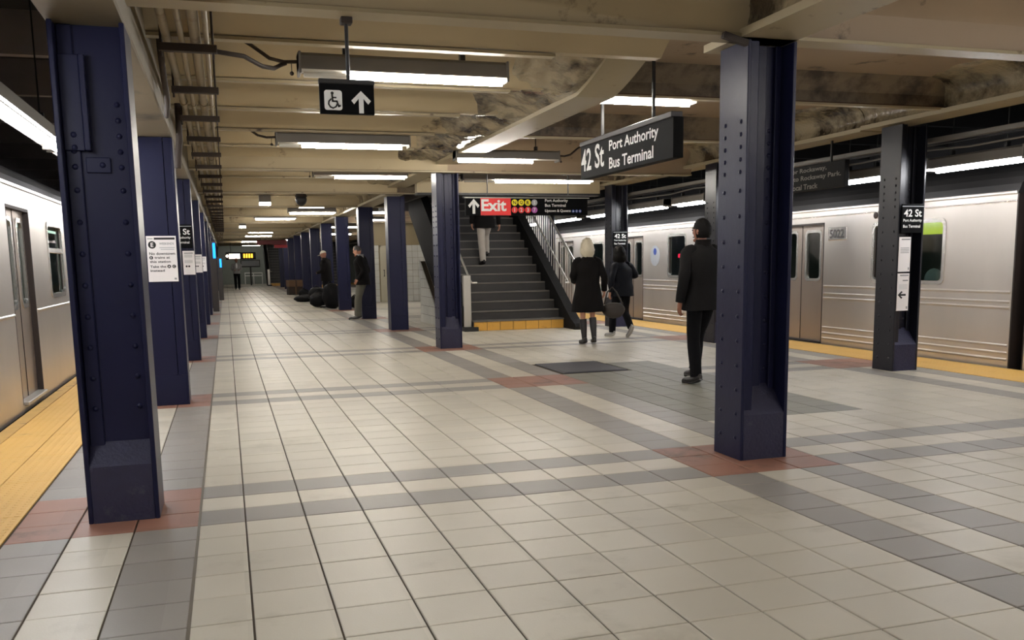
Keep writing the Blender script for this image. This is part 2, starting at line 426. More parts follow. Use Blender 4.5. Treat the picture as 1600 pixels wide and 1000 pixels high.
# ------------------------------------------------------------------ tunnel shell
struct('wall_left', B().box(-5.9, -5.7, -7, 72, -1.4, 4.3), M_SOOT)
struct('wall_right', B().box(13.0, 13.2, -7, 72, -1.4, 4.3), M_SOOT)
struct('wall_back', B().box(-5.9, 13.2, -7.2, -7.0, -1.4, 4.3), M_CREAM)
struct('wall_end', B().box(-5.9, 13.2, 71.0, 71.2, -1.4, 4.3), M_GWALL)
struct('ground_track', B().box(-5.9, 13.2, -7, 72, -1.5, -1.3), M_SOOT)
tb = B()
for x in (-2.75, -4.15, 9.65, 11.1): tb.box(x - .04, x + .04, -7, 71, -1.3, -1.12)
struct('trim_1', tb, M_STEELD)
ceil_b = B()
ZS = 3.20
HX0, HX1, HY0, HY1 = 4.25, 6.95, 17.75, 25.5          # stairwell opening
def slab(b, x0, x1, y0, y1, mi=0): b.box(x0, x1, y0, y1, ZS, ZS + 0.12, mi)
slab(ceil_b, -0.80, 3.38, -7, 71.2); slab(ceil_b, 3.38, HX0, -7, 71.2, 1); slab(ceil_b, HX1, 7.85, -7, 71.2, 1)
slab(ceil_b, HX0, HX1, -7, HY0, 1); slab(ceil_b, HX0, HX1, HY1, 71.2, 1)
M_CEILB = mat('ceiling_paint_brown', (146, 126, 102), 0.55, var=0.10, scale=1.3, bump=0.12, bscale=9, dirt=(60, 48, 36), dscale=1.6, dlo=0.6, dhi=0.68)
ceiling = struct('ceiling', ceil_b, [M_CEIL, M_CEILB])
sb = B().box(-5.9, -0.80, -7, 72, 3.75, 3.9).box(7.85, 13.2, -7, 72, 3.75, 3.9)
sb.obj('track_roof', M_SOOT, ceiling)
y = 1.0; 
while y < 60:
    for (p, q) in ((-5.7, -0.8), (7.85, 13.0)):
        B().box(p, q, y, y + .12, 3.35, 3.75).obj('track_beam', M_TBEAM if p < 0 else M_SOOT, ceiling)
    y += 1.463 * 1.5
# transverse roof beams: flange, rusty joint, haunched concrete casing
JP = PER / 3
def beam(y, x0, x1, zs, wf, wide, vault=True, main=False):
    b = B(); H = JP / 2; zc = 3.205
    if vault:
        z1 = zs + .03; pr = []
        zsp = 2.93 if main else z1
        for i in range(13):
            t = i / 12; d = H + .002 - (H - wf * 1.1) * t
            pr.append((d, zc - (zc - zsp) * t ** 2.0))
        if main: pr += [(wf * .95, 2.87)]
        pr.append((wf * .7, z1))
        P = [(y - d, z) for d, z in pr] + [(y + d, z) for d, z in pr[::-1]]
        b.prism(P + [(y + H, ZS + .02), (y - H, ZS + .02)], 'x', x0, x1, sm=False)
        for k in range(len(b.f) - 2):
            if k < len(P) - 1 and k not in (12, 13, 14, 15): b.s[k] = True
    else:
        b.prism([(y - wide, ZS + .02), (y - wide * .62, ZS - .04), (y - wf * .75, zs + .14), (y - wf * .62, zs + .03), (y + wf * .62, zs + .03), (y + wf * .75, zs + .14), (y + wide * .62, ZS - .04), (y + wide, ZS + .02)], 'x', x0, x1)
    o = b.obj('ceiling_beam', (M_CEILB if x0 > 3 else M_CEIL) if vault else M_DIRTY, ceiling)
    xe = x1
    if vault and not main and x1 > 3.0 and y > 6: x1 = 2.53 + .06 * sin(y * 7)
    if main or not vault: B().box(x0, x1, y - wf * .68, y + wf * .68, zs + .018, zs + .034).obj('rust_seam', M_RUST, o)
    B().box(x0, x1, y - wf, y + wf, zs, zs + .022).obj('flange', M_FLNG, o)
j = -8
while True:
    y = 5.36 + JP * j
    if y > 70: break
    main = (j % 3 == 0) and j != 3
    hole = HY0 - 0.1 < y < HY1
    zs, wf, wide = (2.745, .09, .40) if main else (2.905, .045, .36)
    beam(y, -0.45, 3.38, zs, wf, wide, True, main)
    if j % 2 and not main: pass
    elif hole:
        beam(y, 3.38, HX0, zs, wf, .24, False); beam(y, HX1, 7.6, zs, wf, .24, False)
    else:
        beam(y, 3.38, 7.6, zs, wf, .30 if main else .24, main, main)
    j += 1

def girder(x0, x1, y0, y1, zs, seed, lump=0.02, dy=0.07, endramp=0.0, lh=0.40, name='girder'):
    """longitudinal plate girder cased in lumpy painted plaster, its bottom flange bare"""
    b = B(); n = max(2, int((y1 - y0) / dy)); rows = []
    prof = [(0.0, 0.04), (0.03, 0.05), (0.05, 0.08), (0.055, 0.125), (0.045, 0.17), (0.02, 0.215), (-.03, .255), (-0.11, 0.29), (-0.22, 0.315), (-lh, .335), (-lh - .02, 0.42)]
    ramp = []
    for i in range(n + 1):
        y = y0 + (y1 - y0) * i / n
        r = 0.0
        if endramp:
            t = max(0, 1 - (y - y0) / 1.0); r = endramp * t ** 1.35
        ph = ((y - 5.36) / JP) % 1.0
        bul = (1 - abs(2 * ph - 1))           # bulges into the bays between the roof beams
        row = []
        for s_ in (0, 1):
            pts = []
            for (dx, dz) in prof:
                f = min(1, dz / 0.2)
                ex = dx * (0.45 + 0.9 * bul if dx < 0 else 1)
                nz = noise.noise(Vector((y * 2.4, dz * 7 + s_ * 9, seed))) * lump * 1.6 * f + noise.noise(Vector((y * 7, dz * 18, seed + 4))) * lump * .6 * f
                ex += nz
                pts.append((x0 + ex if s_ == 0 else x1 - ex, y, min(zs + dz + r * (1 - f * .4) + nz * .4, ZS + .05)))
            row.append(pts)
        rows.append(row); ramp.append(r)
    m = len(prof)
    for s_ in (0, 1):
        vs = [p for row in rows for p in row[s_]]
        fs = [(i * m + k, (i + 1) * m + k, (i + 1) * m + k + 1, i * m + k + 1) for i in range(n) for k in range(m - 1)]
        if s_: fs = [f[::-1] for f in fs]
        b.add(vs, fs, 0, True)
    for i in (0, n):                      # end caps
        L_ = rows[i][0]; R_ = rows[i][1]; b.add(L_ + R_[::-1], [tuple(range(2 * m))], 0)
    o = b.obj(name, M_GIRD, ceiling)
    f = B()
    vs = []
    for i in range(n + 1):
        y = y0 + (y1 - y0) * i / n; z = zs + ramp[i]
        vs += [(x0, y, z), (x1, y, z), (x1, y, z + .05), (x0, y, z + .05)]
    fs = []
    for i in range(n):
        for k in range(4): fs.append((i * 4 + k, i * 4 + (k + 1) % 4, (i + 1) * 4 + (k + 1) % 4, (i + 1) * 4 + k))
    fs += [(0, 1, 2, 3), (n * 4 + 3, n * 4 + 2, n * 4 + 1, n * 4)]
    f.add(vs, fs); f.obj('bottom_flange', M_FLNG, o)
    return o
girder(3.19, 3.56, 7.15, 18.75, 2.865, 1.0, lump=0.036, endramp=0.29)
B().box(3.17, 3.58, 7.02, 7.16, 3.14, 3.21).obj('girder_end_gap', M_BLACK, ceiling)
def plaster(y0, y1, x0=2.46, x1=3.20, seed=3.3):
    n = int((y1 - y0) / .045); m = 20; vs = []
    for i in range(n + 1):
        y = y0 + (y1 - y0) * i / n
        jj = round((y - 5.36) / JP); mn = jj % 3 == 0 and jj != 3
        d = abs(y - 5.36 - JP * jj) / (JP / 2); zl = 3.215 - (3.215 - (2.86 if mn else 2.925)) * (1 - d) ** 2
        r = .27 * max(0, 1 - (y - 7.15)) ** 1.35
        for k in range(m + 1):
            u = k / m; e = (1 - u) ** 1.15
            z = 2.905 + r + (max(zl + .03, 2.97 + r * .6) - 2.905 - r) * e
            w = min(1, 5 * u) * min(1, 7 * (1 - u))
            q = Vector((u * .75 * 2.2, y * 1.5, seed))
            z += w * (.050 * noise.noise(q) + .034 * noise.noise(q * 2.7) + .018 * noise.noise(q * 7)) - w * .012
            vs.append((x0 + (x1 - x0) * u, y, min(z, 3.24)))
    fs = [(i * (m + 1) + k, i * (m + 1) + k + 1, (i + 1) * (m + 1) + k + 1, (i + 1) * (m + 1) + k) for i in range(n) for k in range(m)]
    b = B(); b.add(vs, fs, 0, True)
    b.add([vs[0], *vs[1:m + 1], (x1, y0, 3.24), (x0, y0, 3.24)], [tuple(range(m + 3))])
    b.obj('plaster_haunch', M_GIRD, ceiling)
plaster(7.16, 18.6)
girder(3.19, 3.60, -6.9, 5.75, 2.745, 2.0, lump=0.008, lh=.15)
girder(3.19, 3.56, 18.75, 71, 2.745, 3.0, lump=0.02)
girder(7.44, 7.82, -6.9, 9.55, 2.865, 5.0, lump=0.012)
girder(7.44, 7.82, 9.55, 71, 2.85, 6.0, lump=0.012)
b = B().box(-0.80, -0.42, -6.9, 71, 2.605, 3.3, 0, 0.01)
b.obj('edge_girder', M_EDGE_SHADED, ceiling)
# stairwell walls above the opening
wb = B().box(HX0 - .1, HX0, HY0, HY1, 2.8, 6.3).box(HX1, HX1 + .1, HY0, HY1, 2.8, 6.3).box(HX0 - .1, HX1 + .1, HY1, HY1 + .1, 2.8, 6.3)
wb.box(HX0 - .1, HX1 + .1, HY0 - .1, HY0, 2.8, 6.3).box(HX0 - .1, HX1 + .1, HY0 - .1, HY1 + .1, 6.3, 6.4)
struct('wall_stairwell', wb, M_SOOT2)
hb = B().box(3.6, 7.4, 17.55, 17.75, 2.70, 3.25); hb.obj('header_beam', M_CEIL, ceiling)
B().box(3.6, 7.4, 17.50, 17.80, 2.66, 2.70).obj('header_flange', M_BLACK, ceiling)
# tiled wall behind the stair, with a door
WY = 32.4
wm = struct('wall_middle', B().box(4.6, 7.2, WY, WY + .2, 2.0, 3.25).box(4.6, 7.2, WY + .02, WY + .2, 0, 2.0), M_CREAM)
cnt = 0
for iz in range(9):
    for ix in range(13):
        x = 4.6 + ix * .2; z = iz * .222
        if 5.24 - .01 < x + .1 < 5.75 and z < 1.95: continue
        q = B().box(x + .004, x + .196, WY - .012, WY + .02, z + .004, z + .218, 0, .004)
        q.obj('tile', M_WTILE, wm)
dm = struct('door_1', B().box(5.30, 5.72, WY - .005, WY + .03, 0, 1.93).box(5.24, 5.30, WY - .03, WY + .03, 0, 1.99).box(5.72, 5.78, WY - .03, WY + .03, 0, 1.99).box(5.24, 5.78, WY - .03, WY + .03, 1.93, 1.99), M_DOORP)
B().tube([(5.37, WY - .05, .92), (5.37, WY - .05, 1.12)], .012, 8).box(5.35, 5.39, WY - .05, WY, .90, .93).box(5.35, 5.39, WY - .05, WY, 1.11, 1.14).obj('door_handle', M_BLACK, dm)

# ------------------------------------------------------------------ steel columns
def dome(r=.016, h=.010, n=7):
    b = B(); vs = [(0, -h, 0)]
    for (q, d) in ((.62, .8), (1.0, 0.0)):
        vs += [(r * q * cos(2 * pi * i / n), -h * d, r * q * sin(2 * pi * i / n)) for i in range(n)]
    fs = [(0, 1 + (i + 1) % n, 1 + i) for i in range(n)] + [(1 + i, 1 + (i + 1) % n, 1 + n + (i + 1) % n, 1 + n + i) for i in range(n)]
    b.add(vs, fs, 0, True); return b
RV = dome().mesh('rivet', M_BLUE); RVD = dome().mesh('rivet', M_BLUED)
RVS = B()
def rivet(parent, p, face='front', md=None):
    o = link('rivet', md or RV, parent, None, p)
    if face == 'side': o.rotation_euler = (0, 0, -pi / 2)
    if face == 'right': o.rotation_euler = (0, 0, pi / 2)
def plinth(parent, m=M_PLINTH, zt=.31, zb=.50, d=.165):
    b = B(); x0, x1 = -.154, .154
    b.prism([(.004, 0), (.004, zt), (d, zb), (d, 0)], 'x', x0, x1)
    b.obj('base_block', m, parent)
def open_column(name, label, x, y, top, m, strip_y, strip_rivets, full, group, dark=None):
    c = thing(name, label, 'column', (x, y, 0), 0, group)
    b = B().box(-.18, -.155, 0, .35, 0, top, 0, .004); b.obj('flange', m, c)
    b = B().box(.155, .18, 0, .35, 0, top, 0, .004); b.obj('flange', m, c)
    B().box(-.155, .155, .165, .185, 0, top).obj('web', m, c)
    B().box(-.154, -.078, strip_y, strip_y + .016, 0, top, 0, .006).obj('angle_bar', m, c)
    if strip_rivets: B().box(-.154, .154, .105, .165, 0, top).obj('face_plate', m, c)
    else:
        B().box(.112, .154, .135, .16, 0, top, 0, .004).obj('angle_bar', m, c)
        B().box(-.02, .055, .152, .166, 0, top, 0, .004).obj('web_strip', m, c)
    B().box(-.154, .154, .19, .345, 0, .31).obj('base_block', M_PLINTH, c)
    plinth(c)
    zs = [.15 + .165 * i for i in range(11)] + [1.92, 2.0, 2.08, 2.16, 2.24]
    md = RVD if m is M_BLUED else RV
    rb = B()
    for z in zs:
        if z > top - .1: continue
        P = [((-.18, .07, z), 'side'), ((-.18, .265, z), 'side')]
        if z > .5:
            if strip_rivets: P += [((-.112, strip_y, z - .03), 'front'), ((.11, .105, z - .03), 'front')]
            else: P += [((-.05, .165, z), 'front'), ((.09, .165, z - .04), 'front')]
        for p, f in P:
            if full: rivet(c, p, f, md)
            else:
                d = dome(); Mx = Matrix.Translation(p) @ (Matrix.Rotation(-pi / 2, 4, 'Z') if f == 'side' else Matrix.Identity(4))
                d.xform(Mx); o = len(rb.v); rb.v += d.v; rb.f += [tuple(i + o for i in q) for q in d.f]; rb.m += d.m; rb.s += d.s
    if rb.v: rb.obj('rivets', m, c, 'stuff')
    return c
def box_column(name, label, x, y, top, m, group):
    c = thing(name, label, 'column', (x, y, 0), 0, group)
    B().box(-.18, -.165, 0, .35, 0, top, 0, .003).obj('flange', m, c)
    B().box(.165, .18, 0, .35, 0, top, 0, .003).obj('flange', m, c)
    B().box(-.165, .085, .008, .03, 0, top).obj('cover_plate', m, c)
    B().box(.092, .165, .012, .03, 0, top).obj('cover_plate', m, c)
    B().box(-.165, .165, .31, .335, 0, top).obj('cover_plate', m, c)
    B().box(-.165, .165, 0.002, .012, 0, .30, 0, .003).obj('kick_plate', m, c)
    return c
GL, GM, GR = 'row of columns beside the yellow edge on the near train side', 'row of columns along the platform middle', 'row of columns beside the far train'
ORD = ['first', 'second', 'third', 'fourth', 'fifth', 'sixth', 'seventh', 'eighth', 'ninth', 'tenth', 'eleventh', 'twelfth', 'thirteenth', 'fourteenth', 'fifteenth', 'sixteenth']
c1 = open_column('steel_column', 'large riveted navy blue column nearest the standing silver train', -.603, 5.20, 2.60, M_BLUE, .09, True, True, GL)
sp = B().box(-.154, -.055, .07, .09, 1.97, 2.45, 0, .004).box(-.055, -.025, .05, .105, 1.97, 2.45, 0, .004).obj('splice_plate', M_BLUE, c1)
for z in (2.05, 1.985): rivet(c1, (-.105, .07, z))
B().box(-.06, .06, .09, .106, 1.86, 1.94, 0, .004).obj('splice_plate', M_BLUE, c1); rivet(c1, (.02, .09, 1.9))
yl = [5.20, 9.55, 14.03, 18.42] + [22.6 + 4.39 * i for i in range(10)]
LN = {1: 'smooth navy column wearing a white weekend service notice', 2: 'smooth navy column with a small black station sign above a narrow notice'}
for k in range(1, len(yl)):
    box_column('steel_column', LN.get(k, '%s navy column from the camera in the row beside the silver train' % ORD[k]), -.60, yl[k], 2.60, M_BLUE, GL)
open_column('steel_column', 'big riveted navy column hiding half of the man in black', 3.434, 5.29, 2.74, M_BLUE, .03, False, True, GM)
open_column('steel_column', 'riveted navy column at the foot of the stairs beside the exit sign', 3.385, 14.13, 2.86, M_BLUE, .03, False, False, GM)
ym = [18.55, 22.75, 27.5, 31.9, 36.2, 40.6, 45.0, 49.4, 53.8, 58.2]
MN = ['smooth navy column under the ceiling girder, before the tiled wall', 'dark column that the man in grey trousers leans on', 'navy column standing in front of the man with the white cap',
      'first dark column behind the black bags', 'second dark column behind the black bags', 'navy column behind the brown cardboard boxes'] + ['%s navy column beyond the brown cardboard boxes' % q for q in ('first', 'second', 'third', 'fourth')]
for k, y in enumerate(ym): box_column('steel_column', MN[k], 3.365, y, 2.74 if y > 18.7 else 2.70, M_BLUE, GM)
yr = [8.85, 13.0, 17.1, 21.4, 25.8, 30.2, 34.6]
RN = ['dark column with a 42 St sign and two notices before the far train', 'dark column half hidden behind the man in black, beside the far train', 'dark column with a 42 St sign behind the woman with short black hair']
CR = []
for k, y in enumerate(yr):
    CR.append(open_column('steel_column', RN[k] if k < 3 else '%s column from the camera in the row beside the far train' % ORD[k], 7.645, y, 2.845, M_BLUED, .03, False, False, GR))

# ------------------------------------------------------------------ fluorescent lights
def fixture(label, x, y, z, ln, along='x', lit=(0.0, 1.0), whip=0, group=None, body=None, m=None, hang=.42):
    """housing hung under the roof with a tube below; local X runs along the tube"""
    c = thing('fluorescent_light', label, 'light', (x, y, z), 0 if along == 'x' else pi / 2, group)
    b0, b1 = body or (-.06, ln + .06)
    hb = B(); hb.prism([(-.10, .025), (-.085, .125), (-.05, .15), (.05, .15), (.085, .125), (.10, .025), (.08, .035), (-.08, .035)], 'x', b0, b1)
    hb.obj('housing', M_HOUS, c)
    (B().box(b0, b1, -.079, .079, .026, .034) if along == 'x' else B().box(b0, b1, -.05, .05, .026, .034)).obj('reflector', M_HOUSW if along == 'x' else M_HOUS, c)
    for e in (b0, b1 - .02): B().box(e, e + .02, -.10, .10, -.005, .15, 0, .004).obj('end_cap', M_HOUS, c)
    t0, t1 = lit[0] * ln, lit[1] * ln
    B().tube([(t0, -.02, -.005), (t1, -.02, -.005)], .024, 8).obj('tube', m or M_TUBE, c)
    if t0 - b0 > .2: B().tube([(b0 + .04, -.02, -.002), (t0 - .03, -.02, -.002)], .022, 8).obj('dead_tube', M_HOUSW, c)
    for q in (b0 + (b1 - b0) * .22, b0 + (b1 - b0) * .78):
        B().box(q - .02, q + .02, -.03, .03, .15, .21, 0, .004).tube([(q, 0, .2), (q, 0, hang)], .007, 6).obj('hanger', M_BLACK, c)
    if whip:
        e = b0 if whip < 0 else b1; s = whip
        B().tube([(e, 0, .09), (e + s * .10, 0, .085), (e + s * .2, .02, .11), (e + s * .32, .05, .2), (e + s * .42, .06, .26), (e + s * .55, .06, .27)], .014, 7).obj('conduit_whip', M_RUSTY, c)
        B().tube([(e + s * .045, 0, .085), (e + s * .045, 0, .02)], .003, 5).ball((e + s * .045, 0, .005), .016, 8, 6).obj('pull_chain', M_RUSTY, c)
    return c
GF = 'ceiling tubes across the platform'; GE = 'tubes hung along the far train'; GN = 'tubes hung along the near train'
ZL = 2.77
fixture('long ceiling tube light right behind the hanging wheelchair sign', .98, 7.18, ZL, 1.2, whip=-1, group=GF, body=(-.38, 1.24))
fixture('ceiling tube light, second one behind the wheelchair sign', .95, 11.35, ZL, 1.2, whip=-1, group=GF, body=(-.30, 1.3))
fixture('ceiling tube light, third one behind the wheelchair sign, by the girder', 1.78, 15.30, ZL, 1.15, whip=-1, group=GF, body=(-.35, 1.2))
fixture('ceiling tube light above the black station name sign', 3.30, 8.45, 2.895, 1.22, group=GF)
fixture('ceiling tube light just in front of the stairs, by the girder', 3.20, 12.70, ZL + .01, 1.1, whip=1, group=GF, body=(-.05, 1.5))
fixture('long ceiling tube light directly above the red exit sign', 4.60, 15.62, ZL - .01, 1.78, whip=-1, group=GF, body=(-.6, 1.84))
k = 0
FARX = [(1.80, 23.1, 2.77, .6), (1.77, 26.0, 2.77, 1.2), (3.98, 26.0, 2.78, 0.5), (1.0, 30.3, 2.82, 1.2), (4.2, 30.2, 2.77, 1.2), (1.2, 36.5, 2.8, 1.2), (4.0, 36, 2.77, 1.2), (1.02, 41.0, 2.77, 1.0), (4.6, 44.2, 2.77, 1.2), (1.0, 46.0, 2.77, 1.2), (3.3, 52.5, 2.75, 1.2), (1.0, 57, 2.77, 1.2), (1.2, 67, 2.77, 1.2), (4.4, 60, 2.77, 1.2)]
for i, (x, y, z, l) in enumerate(FARX):
    fixture('%s small ceiling tube light down the platform beyond the smoke dome' % ORD[i], x, y, z, l, group='far ceiling tubes')
for i, (x, y) in enumerate(((4.3, 2.7), (1.0, -1.2), (1.0, -5.2), (4.6, -1.2), (4.6, -5.2))):
    fixture('%s ceiling tube light above the platform behind the viewer' % ORD[i], x, y, ZL, 1.2, group='ceiling tubes out of view')
xr = 8.12; ZR = 2.345
RL = [(7.75, 1.28), (9.92, .85), (12.0, 1.2), (14.45, 1.1), (16.0, 1.9), (18.6, 1.2), (20.5, 1.75), (23.2, 1.2), (26, 1.2), (29, 1.2), (32, 1.2), (35.5, 1.2), (39, 1.2), (43, 1.2), (47, 1.2), (52, 1.2)]
for i, (y, l) in enumerate(RL):
    fixture('%s tube light from the camera in the line along the far train' % ORD[i], xr, y, ZR, l, 'y', group=GE, m=M_TUBE2, hang=1.41)
for i, y in enumerate((5.9, 3.6, 1.2, -2, -5)): fixture('%s tube light along the far train behind the viewer' % ORD[i], xr, y, ZR, 1.2, 'y', group='edge tubes out of view', m=M_TUBE2, hang=1.41)
xl = -1.32; 
LL = [(6.05, 2.6), (8.95, 1.2), (11.4, 1.2), (13.6, 1.2), (16, 1.2), (18.4, 1.2), (21, 1.2), (24, 1.2), (28, 1.2), (32, 1.2), (37, 1.2), (42, 1.2), (48, 1.2)]
for i, (y, l) in enumerate(LL):
    fixture('%s tube light from the camera in the line along the standing silver train' % ORD[i], xl, y, 2.37, l, 'y', group=GN, m=M_TUBE2, hang=1.385)
for i, y in enumerate((3.4, 1.0, -2.2, -5)): fixture('%s tube light along the standing train behind the viewer' % ORD[i], xl, y, 2.37, 1.2, 'y', group='edge tubes out of view', m=M_TUBE2, hang=1.385)
# small box lamps and the dome far down the ceiling
for i, (x, y, s_) in enumerate(((.93, 21.5, .26), (.66, 34.3, .24))):
    c = thing('box_lamp', ('square glowing box lamp under the ceiling' if i == 0 else 'smaller farther box lamp under the ceiling, near the next train sign'), 'light', (x, y, 2.72), 0, 'box lamps')
    B().box(-s_ / 2, s_ / 2, -.12, .12, .04, .20, 0, .01).obj('housing', M_HOUS, c)
    B().box(-s_ / 2 + .01, s_ / 2 - .01, -.11, .11, -.02, .045, 0, .01).obj('diffuser', M_TUBE, c)
    B().tube([(0, 0, .2), (0, 0, .50)], .015, 6).obj('stem', M_BLACK, c)
c = thing('dome_camera', 'dark round dome hanging under the ceiling by the box lamp', 'camera', (1.6, 19.9, 2.66))
B().ball((0, 0, .06), (.12, .12, .13), 14, 8).obj('dome', M_BLACK, c); B().tube([(0, 0, .12), (0, 0, .26)], [.13, .06], 12).tube([(0, 0, .26), (0, 0, .56)], .02, 8).obj('stem', M_RUSTY, c)

# ------------------------------------------------------------------ pipes and hangers
def run(name, label, cat, pts, r, m, group=None, n=8):
    b = B(); o0 = Vector(pts[0]); b.tube([Vector(p) - o0 for p in pts], r, n)
    if name == 'ceiling_pipe':
        for p in pts[1:-1:2]:
            q = Vector(p) - o0; b.tube([q - Vector((0, .05, 0)), q + Vector((0, .05, 0))], r * 1.3, n)
    o = b.obj(name, m, None, None, tuple(o0)); tag(o, label, cat, group); return o
GP = 'pipes along the ceiling edge'
for (x, z, r, lab) in ((-.185, 2.802, .019, 'thin cream pipe on the hangers, next to the columns'), (-.105, 2.822, .034, 'thick cream pipe in the middle of the hangers'), (-.035, 2.80, .016, 'thin cream pipe touching the thick one, open side of the hangers'), (-.27, 2.824, .028, 'rusty cream pipe close against the column tops')):
    run('ceiling_pipe', lab, 'pipe', [(x + random.uniform(-.006, .006), y, z) for y in [-6.5 + 2.2 * i for i in range(35)]], r, M_PIPE, GP)
hy = 6.40; i = 0
while hy < 40:
    c = thing('pipe_hanger', '%s dark trapeze hanger from the camera under the cream ceiling pipes' % (ORD[i] if i < 16 else 'far ' + ORD[i - 16]), 'hanger', (0, hy, 2.725), 0, 'trapeze hangers')
    B().box(-.325, .03, -.028, .028, 0, .05, 0, .004).obj('bar', M_RUSTY, c)
    for x in (-.31, .005): B().tube([(x, 0, -.035), (x, 0, .52)], .008, 6).obj('rod', M_RUSTY, c); 
    hy += 1.47; i += 1
run('cable', 'dark conduit bending from the pipe hanger to the nearest ceiling tube', 'cable', [(0.02, 6.5, 2.76), (.20, 6.6, 2.76), (.33, 6.85, 2.75), (.42, 7.05, 2.78), (.48, 7.16, 2.83), (.515, 7.17, 2.845)], .016, M_RUSTY)
run('cable', 'dark conduit looping down beside the column top with the weekend notice', 'cable', [(-.385, 8.1, 2.58), (-.355, 7.7, 2.60), (-.345, 7.5, 2.62), (-.345, 7.2, 2.74), (-.345, 7.0, 2.86), (-.345, 6.95, 2.95)], .022, M_RUSTY)
run('cable', 'thick dark conduit bending down onto the second column top', 'cable', [(-.38, 9.45, 2.30), (-.37, 9.45, 2.42), (-.35, 9.45, 2.55), (-.345, 9.45, 2.72), (-.345, 9.45, 2.9)], .03, M_RUSTY)
# rail and cables over the far platform edge
c = thing('cable_tray', 'long pale cable tray running under the roof beside the far train', 'tray', (7.97, 0, 2.65))
B().box(-.05, .05, -6.9, 70, 0, .055, 0, .006).obj('tray', M_HOUS, c); B().box(.07, .13, -6.9, 70, -.015, .02, 0, .004).obj('conduit', M_BLACK, c)
for i in range(24): B().tube([(0, 1 + 2.2 * i, .05), (0, 1 + 2.2 * i, 1.0)], .008, 6).obj('rod', M_BLACK, c)
run('cable', 'slack pale cable sagging under the tray beside the far train', 'cable', [(8.0, -6 + .9 * i, 2.60 - .05 * abs(sin(i * 1.1))) for i in range(60)], .012, M_HOUS)
c = thing('ceiling_bracket', 'short dark steel stub poking out beside the big riveted column top', 'bracket', (3.22, 5.25, 2.70))
B().box(-.18, 0, -.02, .02, -.02, .02, 0, .004).xform(Matrix.Rotation(R(14), 4, 'Y')).obj('stub', M_RUSTY, c)

# ------------------------------------------------------------------ trains
def train(name, label, x, ya, yb, face, ops, ztop, style, kids_):
    """side wall at x (local 0) facing face*X; ops: (y0,y1,z0,z1,kind) openings in the wall"""
    c = thing(name, label, 'train', (x, 0, 0))
    s = face; zb = -0.02
    def bx(b, d0, d1, y0, y1, z0, z1, mi=0, ch=0): return b.box(-s * d0, -s * d1, y0, y1, z0, z1, mi, ch)
    b = B(); ops = sorted(ops); cur = ya
    for (y0, y1, z0, z1, kd) in ops:
        bx(b, 0, .05, cur, y0, zb, ztop); bx(b, 0, .05, y0, y1, z1, ztop)
        if z0 > zb: bx(b, 0, .05, y0, y1, zb, z0)
        cur = y1
    bx(b, 0, .05, cur, yb, zb, ztop)
    b.obj('side_panel', M_STEEL, c)
    # roof, gutter, far side, floor, underframe
    rb = B(); pr = [(0, ztop), (.02, ztop + .03)] + [(.03 + 1.32 * (1 - cos(t)), ztop + .03 + .46 * sin(t)) for t in [pi / 2 * i / 8 for i in range(1, 9)]]
    pts = [(-s * d, z) for d, z in pr] + [(-s * 2.75, ztop)]
    rb.prism(pts, 'y', ya, yb, 0, True, False); rb.obj('roof', M_TROOF, c)
    B().box(s * .022, -s * .04, ya, yb, ztop - .005, ztop + .035, 0, .008).obj('gutter', M_STEEL, c)
    B().box(s * .008, -s * .01, ya, yb, ztop - .095, ztop - .075, 0, .004).obj('top_moulding', M_BRIGHT, c)
    ib = B(); bx(ib, 2.70, 2.75, ya, yb, zb, ztop); bx(ib, .05, 2.7, ya, yb, zb, .03); bx(ib, .05, 2.7, ya, yb, ztop - .08, ztop - .04)
    bx(ib, .05, 2.7, ya, ya + .05, 0, ztop); bx(ib, .05, 2.7, yb - .05, yb, 0, ztop)
    ib.obj('cabin', M_INT, c)
    eb = B(); bx(eb, .0, 2.75, ya - .02, ya, zb, ztop); eb.obj('end_wall', M_GAP, c)
    eb = B(); bx(eb, .0, 2.75, yb, yb + .02, zb, ztop); eb.obj('end_wall', M_GAP, c)
    lb = B(); bx(lb, 1.2, 1.35, ya + .3, yb - .3, ztop - .10, ztop - .085); lb.obj('cabin_light', M_INTL, c)
    ub = B(); bx(ub, .10, 2.6, ya + .2, yb - .2, -.9, zb); ub.obj('underframe', M_SOOT, c)
    for (y0, y1, z0, z1, kd) in ops:
        if kd == 'door': door(c, s, y0, y1, z0, z1, style)
        else: window(c, s, y0, y1, z0, z1, kd)
    for z in kids_.get('ridges', []):
        cur = ya
        for (y0, y1, z0, z1, kd) in [o for o in ops if o[2] < z < o[3]] + [(yb, yb, 0, 0, '')]:
            if y0 - cur > .1:
                B().prism([(0, z - .017), (s * .012, z - .006), (s * .012, z + .006), (0, z + .017)], 'y', cur + .02, y0 - .02).obj('ridge', M_BRIGHT if False else M_STEEL, c)
            cur = y1
    return c
def rrect(y0, y1, z0, z1, r, n=4):
    P = []
    for cy, cz, a0 in ((y1 - r, z1 - r, 0), (y0 + r, z1 - r, pi / 2), (y0 + r, z0 + r, pi), (y1 - r, z0 + r, 1.5 * pi)):
        for i in range(n + 1):
            a = a0 + pi / 2 * i / n; P.append((cy + r * cos(a), cz + r * sin(a)))
    return P
